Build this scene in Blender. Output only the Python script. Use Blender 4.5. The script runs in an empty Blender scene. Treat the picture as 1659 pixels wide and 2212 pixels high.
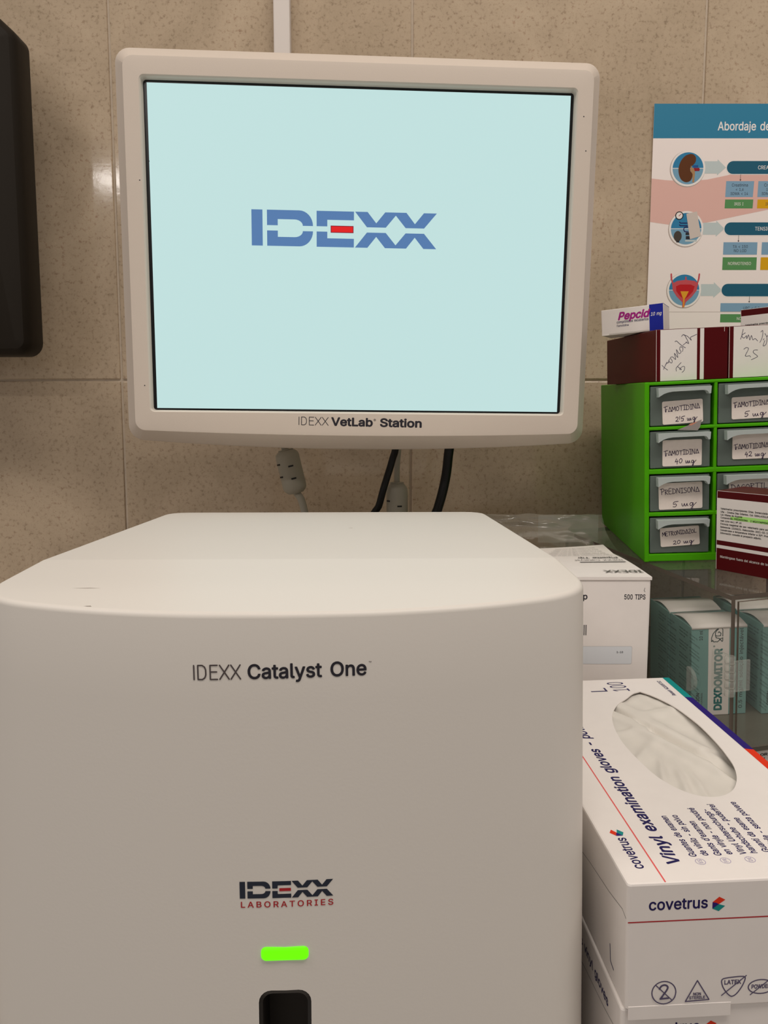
import bpy, bmesh, math, random
from mathutils import Matrix, Vector, geometry
random.seed(7)
C = bpy.context.scene.collection
S = bpy.context.scene
ZC = 1.33                       # lens height above the floor, worktop at 0.90

# ---------------------------------------------------------------- camera, world, lights, exposure
cam = bpy.data.cameras.new('camera'); co = bpy.data.objects.new('camera', cam); C.objects.link(co)
cam.sensor_fit = 'VERTICAL'; cam.sensor_height = 24.0; cam.lens = 24.0*1660/2212
cam.clip_start = 0.01
co.location = (0, 0, ZC); co.rotation_euler = (math.radians(90-6.3), 0, 0)
S.camera = co
w = bpy.data.worlds.new('world'); S.world = w; w.use_nodes = True
bg = w.node_tree.nodes['Background']; bg.inputs[0].default_value = (1.0, 0.90, 0.82, 1); bg.inputs[1].default_value = 0.275
def area(name, loc, rot, sx, sy, power, col):
    l = bpy.data.lights.new(name, 'AREA'); l.shape = 'RECTANGLE'; l.size = sx; l.size_y = sy; l.energy = power; l.color = col
    o = bpy.data.objects.new(name, l); C.objects.link(o); o.location = loc; o.rotation_euler = [math.radians(a) for a in rot]
    return o
area('ceiling_lamp', (0.40, -0.06, ZC+1.15), (0, 0, 0), 1.2, 0.30, 11.5, (1.0, 0.91, 0.82))
area('side_ceiling_lamp', (-0.90, 0.0, ZC+1.10), (0, 0, 0), 0.6, 0.25, 5.5, (1.0, 0.91, 0.83))
area('tube_lamp', (-0.84, -1.6, ZC+0.98), (35, 0, 0), 0.62, 0.06, 5, (1.0, 0.94, 0.89))
S.view_settings.view_transform = 'Standard'; S.view_settings.look = 'None'
S.view_settings.gamma = 1; S.view_settings.use_curve_mapping = False
S.view_settings.exposure = 0.0

# ---------------------------------------------------------------- materials
def lin(c):
    f = lambda v: v/12.92 if v <= 0.04045 else ((v+0.055)/1.055)**2.4
    return tuple(f(v/255) for v in c)+(1,)
MATS = {}
def mat(name, col, rough=0.5, spec=0.5, noise=0, nscale=60, bump=0, bscale=400, trans=0, ior=1.45, alpha=1, emit=None, estr=1, coat=0):
    if name in MATS: return MATS[name]
    m = bpy.data.materials.new(name); m.use_nodes = True; MATS[name] = m
    nt = m.node_tree; b = nt.nodes['Principled BSDF']
    b.inputs['Base Color'].default_value = lin(col); b.inputs['Roughness'].default_value = rough
    b.inputs['Specular IOR Level'].default_value = spec; b.inputs['IOR'].default_value = ior
    b.inputs['Transmission Weight'].default_value = trans; b.inputs['Alpha'].default_value = alpha
    b.inputs['Coat Weight'].default_value = coat
    if emit:
        b.inputs['Emission Color'].default_value = lin(emit); b.inputs['Emission Strength'].default_value = estr
    tc = nt.nodes.new('ShaderNodeTexCoord')
    if noise:
        n = nt.nodes.new('ShaderNodeTexNoise'); n.inputs['Scale'].default_value = nscale; n.inputs['Detail'].default_value = 4
        nt.links.new(tc.outputs['Object'], n.inputs['Vector'])
        r = nt.nodes.new('ShaderNodeValToRGB'); a = lin(col)
        r.color_ramp.elements[0].position = .3; r.color_ramp.elements[1].position = .7
        r.color_ramp.elements[0].color = tuple(v*(1-noise) for v in a[:3])+(1,)
        r.color_ramp.elements[1].color = tuple(min(1, v*(1+noise)) for v in a[:3])+(1,)
        nt.links.new(n.outputs['Fac'], r.inputs['Fac']); nt.links.new(r.outputs['Color'], b.inputs['Base Color'])
    if bump:
        n2 = nt.nodes.new('ShaderNodeTexNoise'); n2.inputs['Scale'].default_value = bscale
        nt.links.new(tc.outputs['Object'], n2.inputs['Vector'])
        bp = nt.nodes.new('ShaderNodeBump'); bp.inputs['Strength'].default_value = bump; bp.inputs['Distance'].default_value = 0.0005
        nt.links.new(n2.outputs['Fac'], bp.inputs['Height']); nt.links.new(bp.outputs['Normal'], b.inputs['Normal'])
    return m
def tile_mat():
    m = bpy.data.materials.new('stone_tile'); m.use_nodes = True; nt = m.node_tree; b = nt.nodes['Principled BSDF']
    N = nt.nodes.new; L = nt.links.new
    tc = N('ShaderNodeTexCoord')
    def noise(sc, det, rough=.6, dist=0):
        n = N('ShaderNodeTexNoise'); n.inputs['Scale'].default_value = sc; n.inputs['Detail'].default_value = det
        n.inputs['Roughness'].default_value = rough; n.inputs['Distortion'].default_value = dist
        L(tc.outputs['Object'], n.inputs['Vector']); return n
    def ramp(src, stops):
        r = N('ShaderNodeValToRGB'); e = r.color_ramp.elements
        e[0].position, e[0].color = stops[0][0], lin(stops[0][1]); e[1].position, e[1].color = stops[-1][0], lin(stops[-1][1])
        for p, c in stops[1:-1]:
            k = e.new(p); k.color = lin(c)
        L(src, r.inputs['Fac']); return r
    def mix(a, bb, fac, mode='MIX'):
        x = N('ShaderNodeMix'); x.data_type = 'RGBA'; x.blend_type = mode
        if isinstance(fac, float): x.inputs[0].default_value = fac
        else: L(fac, x.inputs[0])
        L(a, x.inputs[6]); L(bb, x.inputs[7]); return x.outputs[2]
    big = ramp(noise(9, 5, .6, .6).outputs['Fac'], [(.3, (174, 157, 134)), (.5, (187, 169, 146)), (.72, (203, 185, 161))])
    fine = ramp(noise(230, 6, .75).outputs['Fac'], [(.36, (118, 106, 92)), (.47, (190, 188, 186)), (.60, (192, 190, 188)), (.72, (224, 222, 218))])
    col = mix(big.outputs['Color'], fine.outputs['Color'], .55, 'OVERLAY')
    pit = noise(640, 3, .7); pr = ramp(pit.outputs['Fac'], [(.28, (128, 112, 92)), (.37, (255, 255, 255))])
    col = mix(col, pr.outputs['Color'], .7, 'MULTIPLY')
    L(col, b.inputs['Base Color'])
    mr = N('ShaderNodeMapRange'); mr.inputs[3].default_value = .05; mr.inputs[4].default_value = .12
    L(noise(30, 4).outputs['Fac'], mr.inputs[0]); L(mr.outputs[0], b.inputs['Roughness'])
    b.inputs['Specular IOR Level'].default_value = .35
    bp = N('ShaderNodeBump'); bp.inputs['Strength'].default_value = .05; bp.inputs['Distance'].default_value = .0005
    L(noise(160, 5).outputs['Fac'], bp.inputs['Height']); L(bp.outputs['Normal'], b.inputs['Normal'])
    MATS['stone_tile'] = m; return m
def film_mat(name, tint, opac, rough=.12, single=False):
    m = bpy.data.materials.new(name); m.use_nodes = True; nt = m.node_tree; nt.nodes.clear(); N = nt.nodes.new; L = nt.links.new
    out = N('ShaderNodeOutputMaterial'); tr = N('ShaderNodeBsdfTransparent'); gl = N('ShaderNodeBsdfGlossy'); df = N('ShaderNodeBsdfDiffuse')
    gl.inputs['Roughness'].default_value = rough; df.inputs['Color'].default_value = lin(tint); tr.inputs[0].default_value = (.97, .97, .96, 1)
    m1 = N('ShaderNodeMixShader'); m1.inputs[0].default_value = opac; L(tr.outputs[0], m1.inputs[1]); L(df.outputs[0], m1.inputs[2])
    m2 = N('ShaderNodeMixShader'); L(m1.outputs[0], m2.inputs[1]); L(gl.outputs[0], m2.inputs[2])
    mu = N('ShaderNodeMath'); mu.use_clamp = True
    if single:                                      # one loose sheet: both faces shine alike
        lw = N('ShaderNodeLayerWeight'); lw.inputs['Blend'].default_value = .35; mu.operation = 'MULTIPLY_ADD'
        L(lw.outputs['Facing'], mu.inputs[0]); mu.inputs[1].default_value = .35; mu.inputs[2].default_value = .05
    else:                                           # a solid pane reflects on its outer faces only
        fr = N('ShaderNodeFresnel'); fr.inputs['IOR'].default_value = 1.45; ge = N('ShaderNodeNewGeometry'); mu.operation = 'SUBTRACT'
        L(fr.outputs[0], mu.inputs[0]); L(ge.outputs['Backfacing'], mu.inputs[1])
    L(mu.outputs[0], m2.inputs[0]); L(m2.outputs[0], out.inputs['Surface']); MATS[name] = m; return m

STONE = tile_mat()
GROUT = mat('grout', (206, 192, 174), .8, .2, .06, 200)
PLASTIC = mat('white_plastic', (226, 221, 214), .42, .35, bump=.05, bscale=900)
BEZEL = mat('bezel_plastic', (214, 202, 190), .5, .3, bump=.08, bscale=1500)
DARKPL = mat('charcoal_plastic', (36, 31, 25), .5, .15)
SLOTM = mat('slot_plastic', (34, 31, 29), .3, .5)
BLACK = mat('black_rubber', (14, 14, 15), .45, .4)
BLKGL = mat('panel_border', (10, 11, 14), .25, .5)
CABLEG = mat('grey_cable_sheath', (170, 166, 152), .5, .3)
TRUNK = mat('trunking_plastic', (228, 220, 214), .45, .35)
GREEN = mat('green_plastic', (76, 170, 3), .42, .18, .03, 30)
FROST = mat('frosted_plastic', (188, 204, 196), .28, .4, trans=.8, ior=1.3)
FROSTH = mat('frosted_handle', (205, 216, 214), .35, .5, trans=.25, ior=1.3)
PAPER = mat('label_paper', (236, 226, 218), .75, .15, .02, 300)
CARD = mat('white_card', (238, 232, 228), .5, .3, .012, 90)
CARDM = mat('maroon_card', (82, 2, 8), .4, .22)
KRAFT = mat('brown_cardboard', (150, 116, 80), .8, .1, .06, 120)
ACRYL = mat('clear_acrylic', (236, 242, 238), .03, .5, trans=1.0, ior=1.45)
TEALC = mat('teal_card', (128, 172, 168), .5, .3)
GLOVE = mat('vinyl_glove', (226, 221, 213), .45, .35, .02, 60)
SCREEN = mat('screen_light', (5, 8, 8), .4, .25, emit=(195, 226, 224), estr=.98)
SCRB = mat('screen_blue', (4, 6, 10), .4, .25, emit=(88, 126, 176), estr=.95)
SCRR = mat('screen_red', (8, 3, 3), .4, .25, emit=(228, 34, 34), estr=.95)
SCRD = mat('screen_red_edge', (8, 3, 3), .4, .25, emit=(120, 24, 48), estr=.95)
LED = mat('green_indicator', (40, 120, 5), .4, .3, emit=(112, 250, 4), estr=1.0)
INK = mat('dark_ink', (44, 42, 50), .5, .3)
INKT = mat('thin_grey_ink', (86, 78, 78), .5, .3)
INKB = mat('navy_ink', (30, 22, 86), .5, .3)
INKR = mat('red_ink', (176, 40, 46), .5, .3)
INKL = mat('light_red_ink', (232, 96, 96), .5, .3)
INKW = mat('white_ink', (238, 234, 230), .5, .3)
INKG = mat('grey_ink', (120, 118, 120), .5, .3)
PEN = mat('purple_pen_ink', (40, 18, 62), .5, .2)
PENC = mat('grey_pen_ink', (92, 88, 104), .5, .2)
TEALI = mat('teal_ink', (10, 118, 118), .5, .3)
CTEAL = mat('bright_teal_ink', (16, 142, 140), .5, .3)
CNAVY = mat('violet_ink', (42, 24, 116), .5, .3)
CRED = mat('orange_red_ink', (226, 54, 22), .5, .3)
PBLUE = mat('royal_blue_ink', (16, 34, 158), .4, .35)
PMAG = mat('magenta_ink', (168, 30, 134), .45, .3)
HILITE = mat('green_highlighter', (178, 240, 130), .6, .2)
PALEB = mat('pale_blue_label', (222, 226, 231), .5, .3)

# ---------------------------------------------------------------- helpers
def link(name, me, parent=None, M=None):
    o = bpy.data.objects.new(name, me); C.objects.link(o)
    if parent: o.parent = parent
    if M is not None: o.matrix_local = M
    return o
def finish(bm, name, mats, parent=None, M=None, smooth=None):
    bmesh.ops.recalc_face_normals(bm, faces=bm.faces[:])
    me = bpy.data.meshes.new(name); bm.to_mesh(me); bm.free()
    for m in (mats if isinstance(mats, (list, tuple)) else [mats]): me.materials.append(m)
    if smooth:
        for p in me.polygons: p.use_smooth = True
        me.set_sharp_from_angle(angle=math.radians(smooth))
    return link(name, me, parent, M)
def add_box(bm, x0, x1, y0, y1, z0, z1, bev=0, mi=0, seg=2):
    t = bmesh.new(); bmesh.ops.create_cube(t, size=1)
    for v in t.verts: v.co = Vector(((x0+x1)/2+v.co.x*(x1-x0), (y0+y1)/2+v.co.y*(y1-y0), (z0+z1)/2+v.co.z*(z1-z0)))
    if bev: bmesh.ops.bevel(t, geom=t.edges[:]+t.verts[:], offset=bev, segments=seg, affect='EDGES', profile=.5)
    merge(bm, t, mi)
def merge(bm, t, mi=0, M=None):
    vs = {}
    for v in t.verts: vs[v] = bm.verts.new(M @ v.co if M is not None else v.co)
    for f in t.faces:
        try:
            n = bm.faces.new([vs[v] for v in f.verts]); n.material_index = mi; n.smooth = f.smooth
        except ValueError: pass
    t.free()
def boxobj(name, x0, x1, y0, y1, z0, z1, m, parent=None, bev=0, M=None, smooth=None):
    bm = bmesh.new(); add_box(bm, x0, x1, y0, y1, z0, z1, bev); return finish(bm, name, m, parent, M, smooth)
def add_prism(bm, pts, y0, y1, mi=0, ax='y'):
    def P(a, b, d): return {'y': (a, d, b), 'z': (a, b, d), 'x': (d, a, b)}[ax]
    A = [bm.verts.new(P(a, b, y0)) for a, b in pts]; B = [bm.verts.new(P(a, b, y1)) for a, b in pts]; n = len(pts)
    fs = [bm.faces.new(A), bm.faces.new(B[::-1])]+[bm.faces.new((A[i], B[i], B[(i+1) % n], A[(i+1) % n])) for i in range(n)]
    for f in fs: f.material_index = mi
    return fs
def rrect(x0, x1, z0, z1, r, n=5, bow=0, nb=1):
    """rounded rectangle, counter-clockwise from the lower left corner; bow lowers the middle of the bottom edge"""
    P = []
    for cx, cz, a0 in ((x1-r, z0+r, -90), (x1-r, z1-r, 0), (x0+r, z1-r, 90), (x0+r, z0+r, 180)):
        for i in range(n+1):
            a = math.radians(a0+90*i/n); P.append((cx+r*math.cos(a), cz+r*math.sin(a)))
    for i in range(1, nb):
        t = i/nb; P.append((x0+r+(x1-x0-2*r)*t, z0))
    if bow:
        c, h = (x0+x1)/2, (x1-x0)/2
        P = [(x, z-bow*(1-((x-c)/h)**2) if z < z0+r*1.001 else z) for x, z in P]
    return P
def add_tube(bm, pts, r, n=10, mi=0, caps=True):
    pts = [Vector(p) for p in pts]; rings = []; up = Vector((0.13, .97, .21)).normalized()
    for i, p in enumerate(pts):
        t = (pts[min(i+1, len(pts)-1)]-pts[max(i-1, 0)]).normalized(); a = t.cross(up).normalized(); b = t.cross(a)
        rr = r[i] if isinstance(r, (list, tuple)) else r
        rings.append([bm.verts.new(p+(a*math.cos(6.28318*k/n)+b*math.sin(6.28318*k/n))*rr) for k in range(n)])
    for R0, R1 in zip(rings, rings[1:]):
        for k in range(n):
            f = bm.faces.new((R0[k], R0[(k+1) % n], R1[(k+1) % n], R1[k])); f.smooth = True; f.material_index = mi
    if caps:
        for R0 in (rings[0], rings[-1]): bm.faces.new(R0).material_index = mi
def curve(pts, n=8):
    """Catmull-Rom through the points"""
    P = [Vector(p) for p in pts]; out = []
    for i in range(len(P)-1):
        a, b, c, d = P[max(i-1, 0)], P[i], P[i+1], P[min(i+2, len(P)-1)]
        for k in range(n):
            t = k/n; out.append(.5*((2*b)+(c-a)*t+(2*a-5*b+4*c-d)*t*t+(3*b-a-3*c+d)*t**3))
    return out+[P[-1]]
def frame(x, y, z, yaw=0, tilt=0, roll=0):
    return Matrix.Translation((x, y, z)) @ Matrix.Rotation(math.radians(yaw), 4, 'Z') @ Matrix.Rotation(math.radians(tilt), 4, 'X') @ Matrix.Rotation(math.radians(roll), 4, 'Y')
def thing(name, label, cat, M, group=None):
    o = bpy.data.objects.new(name, None); C.objects.link(o); o.matrix_world = M; o.empty_display_size = .02
    return tag(o, label, cat, group)
def tag(o, label, cat, group=None):
    o['label'] = label; o['category'] = cat
    if group: o['group'] = group
    return o
def structure(o): o['kind'] = 'structure'; return o

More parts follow.
